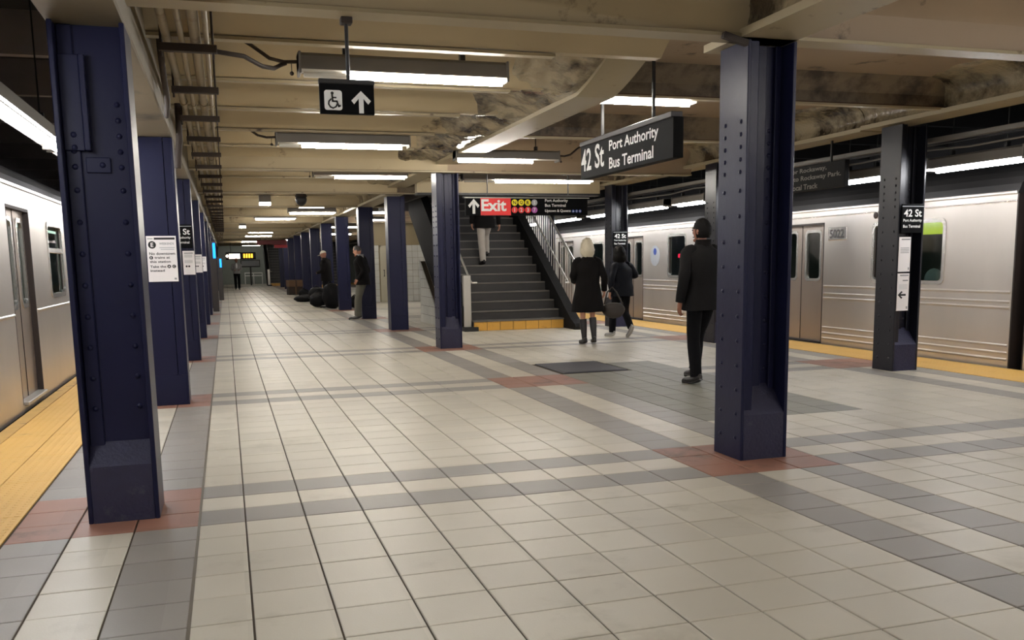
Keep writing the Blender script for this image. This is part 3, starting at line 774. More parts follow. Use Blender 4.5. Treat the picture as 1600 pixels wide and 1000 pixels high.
def ring(b, y0, y1, z0, z1, r, wd, d0, d1, s):
    """rounded frame: outer rrect to inner rrect, from depth d0 (proud) to d1"""
    O = rrect(y0, y1, z0, z1, r); I = rrect(y0 + wd, y1 - wd, z0 + wd, z1 - wd, max(.01, r - wd * .6)); n = len(O)
    vs = [(s * d0, p[0], p[1]) for p in O] + [(s * d0, p[0], p[1]) for p in I] + [(s * d1, p[0], p[1]) for p in O] + [(s * d1, p[0], p[1]) for p in I]
    fs = []
    for i in range(n):
        j = (i + 1) % n
        fs += [(i, j, n + j, n + i), (i, 2 * n + i, 2 * n + j, j), (n + i, n + j, 3 * n + j, 3 * n + i)]
    b.add(vs, fs); return b
def window(c, s, y0, y1, z0, z1, kd):
    b = ring(B(), y0 - .03, y1 + .03, z0 - .03, z1 + .03, .09, .05, .012, -.03, s)
    f = b.obj('window_frame', M_BRIGHT, c)
    p = B(); p.add([(-s * .025, q[0], q[1]) for q in rrect(y0, y1, z0, z1, .05)], [tuple(range(20))]); p.obj('pane', M_GLASSD if kd == 'dark' else M_GLASS, f)
    # corner fillers behind the rounded frame
    B().box(-s * .012, -s * .03, y0, y0 + .03, z0, z1).box(-s * .012, -s * .03, y1 - .03, y1, z0, z1).obj('gasket', M_GAP, f)
    if kd == 'transom': B().box(s * .006, -s * .03, y0, y1, z1 - .33, z1 - .27, 0, .006).obj('transom_bar', M_BRIGHT, f)
    B().box(-s * .5, -s * .9, y0 - .1, y1 + .1, .42, .50).box(-s * .10, -s * .16, y0 - .1, y1 + .1, .5, .92).obj('bench_seat', M_SEAT, c)
def door(c, s, y0, y1, z0, z1, style):
    B().box(0, -s * .05, y0, y1, z1 - .03, z1).box(0, -s * .07, y0, y0 + .025, z0, z1).box(0, -s * .07, y1 - .025, y1, z0, z1).obj('door_frame', M_GAP, c)
    ym_ = (y0 + y1) / 2
    for (a, b_) in ((y0 + .025, ym_ - .006), (ym_ + .006, y1 - .025)):
        wy0, wy1, wz0, wz1 = a + .13, b_ - .11, 1.0, z1 - .13
        q = B()
        for (p0, p1, p2, p3) in ((a, wy0, z0, z1), (wy1, b_, z0, z1), (wy0, wy1, z0, wz0), (wy0, wy1, wz1, z1)): q.box(-s * .055, -s * .085, p0, p1, p2, p3)
        lf = q.obj('door_leaf', M_STEELD, c)
        ring(B(), wy0 - .03, wy1 + .03, wz0 - .03, wz1 + .03, .08, .045, -.045, -.07, s).obj('window_frame', M_BRIGHT, lf)
        p = B(); p.add([(-s * .07, t[0], t[1]) for t in rrect(wy0, wy1, wz0, wz1, .05)], [tuple(range(20))]); p.obj('pane', M_GLASSD if style == 'right' else M_GLASS, lf)
    B().box(-s * .05, -s * .09, ym_ - .006, ym_ + .006, z0, z1).obj('door_seal', M_GAP, c)
    if style == 'left': B().box(s * .045, -s * .06, y0 + .06, y1 - .03, .045, .085, 0, .008).obj('door_sill', M_STAIN, c)
    else: B().box(s * .02, -s * .06, y0, y1, .0, .03, 0, .006).obj('door_sill', M_GAP, c)

zt = 2.17
ops = []
for k in range(-2, 5):
    y = 9.72 + 4.6 * k
    ops += [(y, y + 1.07, .06, 1.985, 'door'), (y + 2.02, y + 2.95, 1.06, 1.88, 'transom')]
train('subway_train', 'standing silver train car with a transom window and sill under its doors', -1.95, .2, 33.0, 1, ops, zt, 'left', {'ridges': [.93]})
X_R = 8.93
ops = [(9.72, 11.08, 1.0, 1.80, 'dark'), (12.22, 13.5, .02, 1.88, 'door'), (14.6, 15.7, 1.0, 1.80, 'win'), (16.72, 17.48, 1.0, 1.84, 'dark'), (18.7, 19.95, .02, 1.88, 'door'), (20.95, 21.75, 1.2, 1.78, 'win'), (23.0, 24.2, .02, 1.88, 'door'), (25.2, 26.4, 1.0, 1.8, 'win'), (27.6, 28.8, .02, 1.88, 'door'), (30.0, 31.2, 1.0, 1.8, 'win')]
RD = {'ridges': [.715, .785, .90, .09, .17, .26]}
tr = train('subway_train', 'silver train on the far track with ribbed sides and a yellow advert in a window', X_R, 8.60, 36.0, -1, ops, 2.06, 'right', RD)
train('subway_train', 'next silver car of the far train, only its dark end showing at the frame edge', X_R, -6.0, 8.38, -1, [(-3.2, -2, .02, 1.88, 'door'), (-1, .2, 1.0, 1.8, 'win'), (1.4, 2.6, .02, 1.88, 'door'), (3.4, 4.6, 1.0, 1.8, 'win'), (5.6, 6.8, .02, 1.88, 'door')], 2.06, 'right', RD)
B().box(.10, .12, 9.75, 10.55, 1.63, 1.79).obj('advert_card', M_ADV_GLOW, tr)
B().ball((.16, 10.05, 1.02), (.06, .17, .16), 12, 8).obj('seat_back', M_GRYP, tr)
B().box(-.012, .01, 11.68, 12.12, 1.60, 1.80, 0, .008).obj('number_plate', M_BRIGHT, tr)
tx = text('5022', 0, 0, .34, .13, M_SOOT2, tr, 0, bold=.02, name='car_number')
tx.rotation_euler = (0, 0, -pi / 2); tx.location = (-.0155, 12.07, 1.635)
lg = B(); lg.tube([(-.006, 18.1, 1.43), (.0, 18.1, 1.43)], .22, 28); lg.obj('round_emblem', M_GRYP, tr)
lg = B(); lg.tube([(-.009, 18.1, 1.52), (-.004, 18.1, 1.52)], .075, 18); lg.obj('emblem_mark', M_BLUP, tr)
B().box(.05, .08, 17.03, 17.15, 1.38, 1.46, 0, .01).obj('signal_light', M_LEDR, tr)
B().ball((-.004, 11.05, 1.93), (.02, .05, .05), 8, 6).obj('speaker_dome', M_GAP, tr)

# ------------------------------------------------------------------ staircase
def staircase(label, x0, x1, y0, nst, group=None):
    c = thing('staircase', label, 'stairs', (x0, y0, 0), 0, group)
    W = x1 - x0; rs, td, z = .182, .28, 0.0
    b = B().box(.0, W, .012, .30, 0, .20); b.obj('bottom_step', M_STEP, c)
    n = 7; tw = W / n
    for i in range(n): B().box(i * tw + .004, (i + 1) * tw - .004, 0, .02, .003, .175, 0, .004).obj('riser_tile', M_YTILE, c)
    B().box(-.004, W + .004, -.012, .30, .176, .205, 0, .004).obj('yellow_nosing', M_NOSE, c)
    for i in range(1, nst):
        z0 = .20 + rs * (i - 1); y = td * i
        s_ = B().box(0, W, y, y + td + .03, z0 - .14, z0 + rs - .03); o = s_.obj('step', M_STEP, c)
        B().box(0, W, y - .015, y + td, z0 + rs - .03, z0 + rs, 0, .004).obj('tread', M_STEP, o)
        B().box(.02, W - .02, y - .018, y + .035, z0 + rs - .028, z0 + rs + .003, 0, .003).obj('nosing', M_NOSE, o)
    sl = rs / td; yt = td * nst
    # far-side closed stringer with curved foot
    def par(xa, xb, ya, yb, lo, hi, m, nm):
        B().prism([(ya, max(0, lo(ya))), (ya, hi(ya)), (yb, hi(yb)), (yb, lo(yb)), ((ya + yb) / 2, max(0, lo((ya + yb) / 2)))], 'x', xa, xb).obj(nm, m, c)
    B().prism([(-.62, 0), (-.66, .06), (-.60, .12), (-.40, .20), (-.15, .36), (yt, .36 + sl * (yt + .15)), (yt, sl * yt - .35), (.55, 0)], 'x', W + .005, W + .19).obj('stringer', M_DSTR, c)
    B().prism([(.15, .10), (.15, .48), (yt, .48 + sl * (yt - .15)), (yt, sl * yt - .85), (1.42, .0)], 'x', -.20, -.02).obj('stringer', M_DSTR, c)
    # handrails
    hr = lambda y: .93 + sl * (y + .15)
    B().tube([(W - .02, -.15, .92), (W + .06, -.15, .92), (W + .06, -.10, .94), (W + .06, yt, hr(yt) + .02)], .019, 8).obj('handrail', M_STAIN, c)
    B().tube([(.12, .15, .95), (.02, .15, .95), (.0, .20, .98), (.0, yt, .98 + sl * (yt - .20))], .021, 8).obj('handrail', M_STAIN, c)
    # newel panel at the near corner
    B().box(-.17, -.02, .10, .20, .05, 1.10, 0, .006).obj('newel_post', M_STAIN, c)
    B().box(-.20, .08, -.06, .26, 0, .085, 0, .006).obj('newel_base', M_BLACK, c)
    # barred guard on the far side
    top = lambda y: 1.32 + sl * (y + .1)
    B().tube([(W + .22, -.05, top(-.05)), (W + .22, yt, top(yt))], .025, 8).obj('top_rail', M_STAIN, c)
    B().tube([(W + .22, -.05, .02), (W + .22, -.05, top(-.05))], .025, 8).obj('guard_post', M_STAIN, c)
    y = .05
    while y < yt - .5:
        B().tube([(W + .22, y, .02 + max(0, sl * y - .1)), (W + .22, y, top(y))], .0085, 6).obj('baluster', M_STAIN, c); y += .14
    return c
st = staircase('wide dark staircase with a yellow tiled bottom riser climbing behind the exit sign', 4.64, 6.54, 17.42, 19)
# tiled side wall under the flight
sw = struct('wall_stair_side', B().prism([(18.3, 0), (20.9, 0), (20.9, 1.40), (18.8, 0.0)], 'x', 4.305, 4.43), M_GROUT)
lim = lambda y: 1.44 - (20.9 - y) * .667
for iy in range(13):
    for iz in range(8):
        ya, yb = 18.304 + .2 * iy, 18.496 + .2 * iy; za, zb_ = .2 * iz + .004, .2 * iz + .196
        if lim(yb) < za + .02: continue
        pts = [(max(ya, 20.9 - (1.44 - za) / .667), za), (yb, za), (yb, min(zb_, lim(yb)))]
        if lim(yb) > zb_ and lim(ya) < zb_: pts.append((20.9 - (1.44 - zb_) / .667, zb_))
        if lim(ya) > za: pts.append((ya, min(zb_, lim(ya))))
        if len(pts) > 2: B().prism(pts, 'x', 4.288, 4.31).obj('tile', M_WTILE, sw)
copy_tree(st, (4.64, 54.5, 0), 'distant second staircase seen between the dark columns')
copy_tree(st, (2.80, 62.5, 0), 'distant third staircase beneath the red canopy')
c = thing('red_canopy', 'dull red canopy beam hanging over the distant third staircase', 'canopy', (1.7, 52.0, 2.3))
B().box(0, 1.6, 0, .3, .18, .42, 0, .01).obj('fascia', M_REDB, c); B().box(.9, 1.6, -.3, 0, 0, .16, 0, .01).obj('fascia', mat('canopy_red', (190, 40, 46), .5), c); B().tube([(.2, .1, .4), (.2, .1, .9)], .02, 6).obj('rod', M_BLACK, c)

# ------------------------------------------------------------------ signs
def arrow(parent, cx, z0, z1, wd, m, y=-.003, rot=0, name='arrow'):
    h = z1 - z0; t = wd * .24
    P = [(-t / 2, 0), (t / 2, 0), (t / 2, h * .66), (wd * .36, h * .40), (wd * .5, h * .56), (0, h), (-wd * .5, h * .56), (-wd * .36, h * .40), (-t / 2, h * .66)]
    P = [(x, z - h / 2) for x, z in P]
    ca, sa = cos(rot), sin(rot); P = [(x * ca - z * sa, x * sa + z * ca) for x, z in P]
    b = B(); b.prism([(cx + p[0], z0 + h / 2 + p[1]) for p in P], 'y', y - .002, y + .001); return b.obj(name, m, parent)
def disc(parent, x, z, r, m, s, ht, mt, y=-.003, name='bullet'):
    b = B(); b.tube([(x, y - .002, z), (x, y + .001, z)], r, 24); o = b.obj(name, m, parent)
    if s:
        vs, fs, a, b_, c_, d = text_mesh(s, .012); k = ht / (d - c_); wd = (b_ - a) * k
        text(s, x - wd / 2, z - ht / 2, wd, ht, mt, o, y - .004)
    return o
# wheelchair sign
c = thing('hanging_sign', 'small black hanging sign with white wheelchair symbol and up arrow', 'sign', (.72, 5.40, 2.31))
B().box(-.155, .155, 0, .03, -.095, .095, 0, .004).obj('panel', M_SIGN, c)
B().box(-.158, .158, -.006, .036, .070, .097, 0, .004).obj('top_channel', M_BLACK, c)
B().tube([(.012, .015, .09), (.012, .015, .42)], .011, 8).obj('rod', M_BLACK, c); B().box(-.02, .045, -.02, .05, .40, .436, 0, .004).obj('clamp', M_RUSTY, c)
b = B(); b.prism([(p[0], p[1]) for p in rrect(-.130, -.030, -.075, .035, .015)], 'y', -.003, 0); ws = b.obj('symbol_plate', M_WHITE, c)
# wheelchair figure: head, body line, seat, leg and wheel
b = B(); b.tube([(-.085, -.005, .018), (-.085, -.003, .018)], .0085, 12)
def stroke(b, P, wd):
    for (p, q) in zip(P[:-1], P[1:]):
        d = Vector((q[0] - p[0], q[1] - p[1])).normalized(); n = Vector((-d.y, d.x)) * wd / 2; e = d * wd * .3
        pts = [(p[0] + n.x - e.x, p[1] + n.y - e.y), (p[0] - n.x - e.x, p[1] - n.y - e.y), (q[0] - n.x + e.x, q[1] - n.y + e.y), (q[0] + n.x + e.x, q[1] + n.y + e.y)]
        b.prism(pts, 'y', -.005, -.003)
stroke(b, [(-.086, .008), (-.083, -.026), (-.060, -.026), (-.050, -.054), (-.042, -.050)], .0095)
stroke(b, [(-.085, -.006), (-.064, -.006)], .008)
stroke(b, [(-.092 + .0, -.014), (-.104, -.026), (-.107, -.042), (-.098, -.058), (-.082, -.064), (-.066, -.056), (-.060, -.044)], .008)
b.obj('wheelchair_symbol', M_INK, ws)
arrow(c, .078, -.088, .035, .112, M_WHITE)
# 42 St platform name sign, running along the platform, read from the near side
c = thing('hanging_sign', 'long black hanging sign naming 42 St Port Authority Bus Terminal', 'sign', (3.75, 9.42, 2.425), -pi / 2)
# local X runs towards the camera (world -Y), local front (-Y) faces the near side (world -X)
LG = 2.13; B().box(0, LG, 0, .09, -.195, .15, 0, .004).obj('panel', M_SIGN, c)
B().box(-.004, LG + .004, -.012, .10, .15, .20, 0, .006).obj('top_channel', mat('sign_channel', (60, 58, 60), .4, metal=.4), c)
B().box(LG, LG + .03, -.004, .095, -.195, .15, 0, .004).obj('end_plate', mat('end_plate_black', (8, 8, 9), .6, spec=.1), c)
text('42', .02, -.115, .28, .23, M_WHITE, c, bold=0.02); text('St', .40, -.115, .24, .245, M_WHITE, c, bold=0.02)
text('Port Authority', .77, -.01, 1.10, .135, M_WHITE, c, bold=0.02); text('Bus Terminal', .77, -.155, 1.00, .11, M_WHITE, c, bold=0.02)
for x in (.50, 1.68): B().box(x - .012, x + .012, .03, .055, .2, .78).obj('rod', M_BLACK, c)
# exit sign
c = thing('hanging_sign', 'black hanging sign with a red Exit panel and coloured line bullets', 'sign', (3.80, 14.62, 2.27))
B().box(0, 2.14, 0, .08, -.15, .13, 0, .004).obj('panel', M_SIGN, c)
B().box(-.03, 2.16, -.02, .10, .13, .165, 0, .006).obj('top_channel', M_BLACK, c); B().box(-.03, 2.16, -.026, -.02, .128, .138).obj('trim_strip', M_STAIN, c)
arrow(c, .135, -.125, .115, .19, M_WHITE)
er = B().box(.25, .77, -.006, 0, -.15, .128).obj('exit_panel', M_REDP, c)
text('Exit', .262, -.085, .43, .195, M_WHITE, er, -.008, bold=.03)
for i, (s_, m, mt) in enumerate((('N', M_YELP, M_INK), ('Q', M_YELP, M_INK), ('R', M_YELP, M_INK), ('S', M_GRYP, M_WHITE))): disc(c, .835 + .116 * i, .058, .052, m, s_, .058, mt)
for i, (s_, m) in enumerate((('1', M_REDP), ('2', M_REDP), ('3', M_REDP), ('7', M_PURP))): disc(c, .835 + .116 * i, -.062, .052, m, s_, .062, M_WHITE)
text('Port Authority', 1.37, .055, .41, .062, M_WHITE, c, bold=0.02); text('Bus Terminal', 1.37, -.010, .37, .048, M_WHITE, c, bold=0.02)
text('Uptown & Queens', 1.37, -.11, .46, .058, M_WHITE, c, bold=0.02)
for i, s_ in enumerate('ACE'): disc(c, 1.875 + .062 * i, -.082, .026, M_BLUP, s_, .030, M_WHITE)
for x in (.38, 1.80): B().tube([(x, .04, .16), (x, .04, .9)], .010, 6).obj('rod', M_BLACK, c)
# far track direction sign
c = thing('hanging_sign', 'dark hanging sign with grey Rockaway lettering beside the far train', 'sign', (7.60, 12.75, 2.41), -pi / 2)
B().box(0, 2.72, 0, .07, -.165, .17, 0, .004).obj('panel', mat('sign_dim', (13, 13, 14), .6, spec=.15), c)
M_DIMW = mat('dim_print', (120, 117, 110), .6)
text('for Rockaway,', 1.55, .065, .80, .075, M_DIMW, c, bold=0.02); text('to Rockaway Park.', 1.62, -.04, 1.03, .08, M_DIMW, c, bold=0.02); text('Local Track', 1.55, -.145, .62, .072, M_DIMW, c, bold=0.02)
for x in (.3, 2.4): B().box(x - .012, x + .012, .02, .045, .17, .5).obj('rod', M_BLACK, c)
# column station signs and notices
def col_sign(x, y, z, label, wd=.30, ht=.33):
    c = thing('station_sign', label, 'sign', (x, y, z), 0, 'small 42 St column signs')
    B().box(-wd / 2, wd / 2, -.02, 0, -ht / 2, ht / 2, 0, .003).obj('panel', M_SIGN, c)
    B().box(-wd / 2, wd / 2, -.024, -.02, ht / 2 - .03, ht / 2 - .022).obj('trim_strip', M_GRYP, c)
    text('42 St', -wd / 2 + .025, .02, wd - .05, .085, M_WHITE, c, -.0225, bold=0.02)
    text('Port Authority', -wd / 2 + .02, -.045, wd - .04, .04, M_WHITE, c, -.0225, bold=0.02)
    text('Bus Terminal', -wd / 2 + .02, -.105, wd * .8, .034, M_WHITE, c, -.0225, bold=0.02)
    return c
col_sign(7.64, 8.845, 1.78, 'black 42 St sign on the column with two notices')
col_sign(7.64, 17.09, 1.77, 'black 42 St sign on the column behind the woman with short black hair')
col_sign(-.585, 14.02, 1.80, 'black 42 St sign on the third column of the near row')
def notice(x, y, z, wd, ht, label, lines, group=None):
    c = thing('paper_notice', label, 'notice', (x, y, z), 0, group)
    B().box(-wd / 2, wd / 2, -.004, 0, 0, ht).obj('sheet', M_PAPER, c)
    for it in lines:
        if it[0] == 'bar': B().box(it[1], it[2], -.0055, -.004, it[3], it[4]).obj('printed_bar', it[5], c)
        elif it[0] == 't': text(it[1], it[2], it[3], it[4], it[5], it[6], c, -.0055, bold=.02)
        elif it[0] == 'd': disc(c, it[2], it[3], it[4], M_INK, it[1], it[4] * 1.15, M_PAPER, -.005)
        elif it[0] == 'a': arrow(c, it[1], it[2], it[3], it[4], M_INK, -.005, it[5])
    return c
notice(-.583, 9.545, 1.225, .272, .44, 'white weekend service notice about E trains on the second near column', [
    ('bar', -.065, .125, .405, .425, M_INK), ('bar', -.125, -.075, .410, .418, M_GREYINK), ('d', 'E', -.085, .355, .036), ('t', 'WEEKENDS', -.02, .355, .135, .022, M_GREYINK),
    ('bar', -.02, .12, .325, .331, M_GRYP), ('bar', -.01, .115, .308, .314, M_GRYP),
    ('t', 'No downtown', -.115, .258, .235, .026, M_INK), ('d', 'E', -.10, .232, .017), ('t', 'trains at', -.07, .222, .14, .022, M_INK), ('t', 'this station', -.115, .182, .19, .023, M_INK),
    ('t', 'Take the', -.115, .134, .145, .024, M_INK), ('d', 'A', .058, .146, .017), ('d', 'C', .104, .146, .017), ('t', 'instead', -.115, .096, .13, .023, M_INK), ('bar', .10, .12, .018, .036, M_GREYINK)])
gl = [('bar', -.06, .06, .30, .315, M_GREYINK)] + [('bar', -.06, .05, z, z + .005, M_GREYINK) for z in (.28, .265, .25, .2, .185, .17)] + [('d', None, -.035, .12, .014), ('d', None, .0, .12, .014)]
for i, y in enumerate((14.02, 18.41, 22.59)):
    notice(-.50, y, 1.25, .16, .34, '%s narrow white notice on the near columns, beyond the weekend notice' % ORD[i], gl, 'narrow notices on the near columns')
notice(7.565, 8.846, 1.17, .165, .40, 'upper of two white notices on the column before the far train', [('bar', -.05, .07, .365, .38, M_GREYINK)] + [('bar', -.06, .06, z, z + .007, M_GREYINK) for z in (.27, .252, .235, .216)] + [('bar', .055, .07, .02, .05, M_GREYINK)])
notice(7.565, 8.846, .715, .165, .435, 'lower of two white notices, with a black arrow, before the far train', [('bar', -.05, .07, .405, .42, M_GREYINK), ('bar', -.01, .065, .345, .36, M_GREYINK)] + [('bar', -.06, .06, z, z + .004, M_GRYP) for z in (.30, .285, .27, .255)] + [('a', -.015, .13, .24, .09, pi / 2), ('bar', .05, .07, .02, .05, M_GREYINK)])
# blue screens on the near row
for i, (y, z0, z1) in enumerate(((29.0, 1.60, 2.05), (38.5, 1.31, 1.65))):
    c = thing('info_screen', ('nearer' if i == 0 else 'farther') + ' glowing blue information screen standing in the near row of columns', 'screen', ((-.31, -.19)[i], y, 0), 0, 'blue screens')
    B().box(-.12, .06, 0, .12, 0, z1 + .05, 0, .01).obj('cabinet', M_SOOT2, c); B().box(-.03, .045, -.008, 0, z0, z1).obj('screen', M_BSCR, c)
# far next train board
c = thing('train_board', 'lit departure board with white arrow and orange figures far down the platform', 'sign', (.15, 58.0, 1.95))
B().box(-.1, 1.65, 0, .15, -.22, .22, 0, .01).obj('cabinet', M_SIGN, c); B().box(.08, .72, -.01, 0, -.16, .13).obj('white_panel', M_LEDW, c)
b = B()
for i in range(4): b.box(.92 + i * .15, 1.02 + i * .15, -.01, 0, -.12, .12)
b.obj('orange_figures', M_LEDO, c); arrow(c, .0, -.12, .12, .22, M_LEDW, -.004, pi / 2)
for x in (.2, 1.4): B().tube([(x, .07, .2), (x, .07, 1.3)], .015, 6).obj('rod', M_BLACK, c)
c = thing('display_screen', 'dark framed display below the departure board at the platform end', 'screen', (1.0, 66.0, 1.25))
B().box(0, 1.3, 0, .1, 0, .5, 0, .01).obj('cabinet', M_BLACK, c); B().box(.05, 1.25, -.006, 0, .08, .45).obj('screen', M_GRYP, c); B().box(.6, .7, .03, .08, -1.25, 0).obj('post', M_BLACK, c)
c = thing('white_railing', 'white railing in front of the green-grey end wall', 'railing', (1.3, 69.5, 0))
for z in (.62, .82): B().tube([(0, 0, z), (1.25, 0, z)], .035, 8).obj('rail', M_WHITE, c)
for x in (0.02, .62, 1.23): B().tube([(x, 0, 0), (x, 0, .84)], .03, 8).obj('post', M_WHITE, c)

# ------------------------------------------------------------------ people
def skin_mesh(verts, edges, radii, roots, sub=1):
    me = bpy.data.meshes.new('skin_tmp'); me.from_pydata([tuple(v) for v in verts], edges, []); me.update()
    o = bpy.data.objects.new('skin_tmp', me); COL.objects.link(o)
    md = o.modifiers.new('s', 'SKIN'); md.use_smooth_shade = True; md.branch_smoothing = .3
    for i, r in enumerate(radii):
        me.skin_vertices[0].data[i].radius = (r, r) if not hasattr(r, '__len__') else r
        me.skin_vertices[0].data[i].use_root = i in roots
    o.modifiers.new('d', 'SUBSURF').levels = sub
    bpy.context.view_layer.update()
    ev = bpy.data.meshes.new_from_object(o.evaluated_get(bpy.context.evaluated_depsgraph_get()))
    vs = [v.co.copy() for v in ev.vertices]; fs = [tuple(p.vertices) for p in ev.polygons]
    bpy.data.objects.remove(o); bpy.data.meshes.remove(ev); bpy.data.meshes.remove(me)
    return vs, fs
def interp(P, R_, k=4):
    """Catmull-Rom through points and radii"""
    P = [Vector(p) for p in P]; R_ = [Vector(r) if hasattr(r, '__len__') else Vector((r, r)) for r in R_]
    oP, oR = [], []
    n = len(P)
    for i in range(n - 1):
        for t in range(k):
            u = t / k
            def cr(A):
                a, b, c, d = A[max(0, i - 1)], A[i], A[i + 1], A[min(n - 1, i + 2)]
                return .5 * ((2 * b) + (c - a) * u + (2 * a - 5 * b + 4 * c - d) * u * u + (3 * b - a - 3 * c + d) * u ** 3)
            oP.append(cr(P)); oR.append(tuple(cr(R_)))
    oP.append(P[-1]); oR.append(tuple(R_[-1])); return oP, oR
def head_shape(d, q):
    if d.z < 0: q = Vector((q.x * (1 + .28 * d.z), q.y * (1 + .12 * d.z) + .012 * -d.z, q.z))
    if d.y > .5 and d.z < .25: q.y *= .95
    return q
def person(label, loc, rz, h, P, clothes, sub=2, skin=M_SKIN, fingers=True):
    """local +Y is the way the person faces; P overrides joints (for a 1.75 m figure)"""
    k = h / 1.75
    J = dict(pelvis=(0, 0, .95), waist=(0, 0, 1.08), chest=(0, 0, 1.30), neck=(0, -.005, 1.46), necktop=(0, .012, 1.54), head=(0, .03, 1.635),
             shL=(-.175, 0, 1.415), elL=(-.225, -.03, 1.14), wrL=(-.225, .03, .90), shR=(.175, 0, 1.415), elR=(.225, -.03, 1.14), wrR=(.225, .03, .90),
             hipL=(-.09, 0, .92), knL=(-.095, .02, .50), anL=(-.095, -.02, .085), hipR=(.09, 0, .92), knR=(.095, .02, .50), anR=(.095, -.02, .085),
             toeL=None, toeR=None, face=0.0, nod=0.0)
    J.update(P)
    V = {a: (Vector(b) * k if hasattr(b, '__len__') else b) for a, b in J.items()}
    for s_ in 'LR':
        if V['toe' + s_] is None: V['toe' + s_] = V['an' + s_] + Vector(((-.02 if s_ == 'L' else .02), .17, -.055)) * k
    c = thing('person', label, 'person', loc, rz)
    names = ['pelvis', 'waist', 'chest', 'neck', 'necktop', 'head', 'shL', 'elL', 'wrL', 'shR', 'elR', 'wrR', 'hipL', 'knL', 'anL', 'hipR', 'knR', 'anR']
    rad = dict(pelvis=.105, waist=.10, chest=.11, neck=.05, necktop=.05, head=.06, shL=.034, elL=.03, wrL=.025, shR=.034, elR=.03, wrR=.027, hipL=.075, knL=.05, anL=.034, hipR=.075, knR=.05, anR=.034)
    vs = [V[n] for n in names]; rd = [rad[n] * k for n in names]; ix = {n: i for i, n in enumerate(names)}
    E_ = [('pelvis', 'waist'), ('waist', 'chest'), ('chest', 'neck'), ('neck', 'necktop'), ('necktop', 'head'), ('chest', 'shL'), ('shL', 'elL'), ('elL', 'wrL'), ('chest', 'shR'), ('shR', 'elR'), ('elR', 'wrR'),
          ('pelvis', 'hipL'), ('hipL', 'knL'), ('knL', 'anL'), ('pelvis', 'hipR'), ('hipR', 'knR'), ('knR', 'anR')]
    E_ = [(ix[a], ix[b]) for a, b in E_]; roots = {0}
    hand = {}
    for s_ in 'LR':
        d = (V['wr' + s_] - V['el' + s_]).normalized(); sx = -1 if s_ == 'L' else 1
        side = Vector((0, 1, 0)) - d * d.y; side = side.normalized() if side.length > .2 else Vector((1, 0, 0))
        nrm = d.cross(side)
        palm = V['wr' + s_] + d * .055 * k; end = V['wr' + s_] + d * .085 * k
        i0 = len(vs); vs += [palm, end]; rd += [(.030 * k, .022 * k), (.032 * k, .02 * k)]; E_ += [(ix['wr' + s_], i0), (i0, i0 + 1)]
        hand[s_] = end
        if fingers:
            inn = -nrm * sx
            for t, (o, l) in enumerate(((.027, .072), (.009, .080), (-.009, .075), (-.026, .058))):
                a = end + side * o * k - d * .02 * k
                p1 = end + side * o * 1.1 * k + d * l * .45 * k + inn * .008 * k
                p2 = end + side * o * k + d * l * .85 * k + inn * .026 * k; p3 = end + side * o * k + d * l * 1.02 * k + inn * .045 * k
                i0 = len(vs); vs += [a, p1, p2, p3]; rd += [.0095 * k, .009 * k, .008 * k, .0068 * k]; E_ += [(i0, i0 + 1), (i0 + 1, i0 + 2), (i0 + 2, i0 + 3)]; roots.add(i0)
            a = V['wr' + s_] + d * .03 * k + side * .018 * k
            i0 = len(vs); vs += [a, a + (side * .03 + d * .025 + inn * .01) * k, a + (side * .038 + d * .055 + inn * .022) * k]; rd += [.012 * k, .0105 * k, .008 * k]; E_ += [(i0, i0 + 1), (i0 + 1, i0 + 2)]; roots.add(i0)
    sv, sf = skin_mesh(vs, E_, rd, roots, sub)
    bb = B(); bb.add(sv, sf, 0, True)
    # head with face, joined into the body mesh
    Mh = Matrix.Translation(V['head']) @ Matrix.Rotation(J['face'], 4, 'Z') @ Matrix.Rotation(J['nod'], 4, 'X') @ Matrix.Scale(k, 4)
    a0 = len(bb.v)
    bb.ball((0, 0, 0), (.076, .098, .118), 20, 14, 0, head_shape)
    bb.ball((0, .094, -.012), (.012, .016, .022), 8, 6); bb.ball((0, .088, -.062), (.026, .012, .006), 8, 4, 1); bb.ball((0, .075, -.095), (.028, .022, .02), 8, 6)
    for sx in (-1, 1):
        bb.ball((sx * .031, .088, .012), (.013, .008, .008), 8, 6, 1); bb.ball((sx * .031, .086, .032), (.018, .008, .005), 8, 4, 1)
        bb.ball((sx * .078, -.005, -.005), (.010, .02, .032), 8, 6)
    bb.xform(Mh, a0)
    bb.obj('body', [skin, M_EYE], c)
    def part(nm, m, b, parent=c): return b.obj(nm, m, parent)
    # hair
    hk = clothes.get('hair')
    if hk:
        m, kind = hk; b = B(); lo = {'short': -.62, 'bob': -.9, 'crop': -.35, 'bald': -.3}[kind]
        def keep(d):
            if d.y > .62 and d.z < .62: return False
            if d.y > .25 and d.z < .15 and kind != 'bob': return False
            if d.y > .45 and kind == 'bob' and d.z < .5: return False
            return d.z > lo
        sc = clothes.get('hs') or {'short': 1.12, 'bob': 1.38, 'crop': 1.05, 'bald': 1.04}[kind]
        def fz(d, q):
            q = q * sc + Vector((0, -.006, .006)) + noise.noise_vector(d * 5) * (.016 if kind == 'bob' else .006)
            if kind == 'bob' and d.z < 0: q = Vector((q.x * (1.05 - .22 * d.z), q.y - .012, q.z * 1.12))
            return q
        b.ball((0, 0, 0), (.076, .098, .118), 28, 20, 0, fz, keep)
        def fz2(d, q): return fz(d, q) * .94
        b.ball((0, 0, 0), (.076, .098, .118), 28, 20, 0, fz2, keep)
        b.xform(Mh); part('hair', m, b)
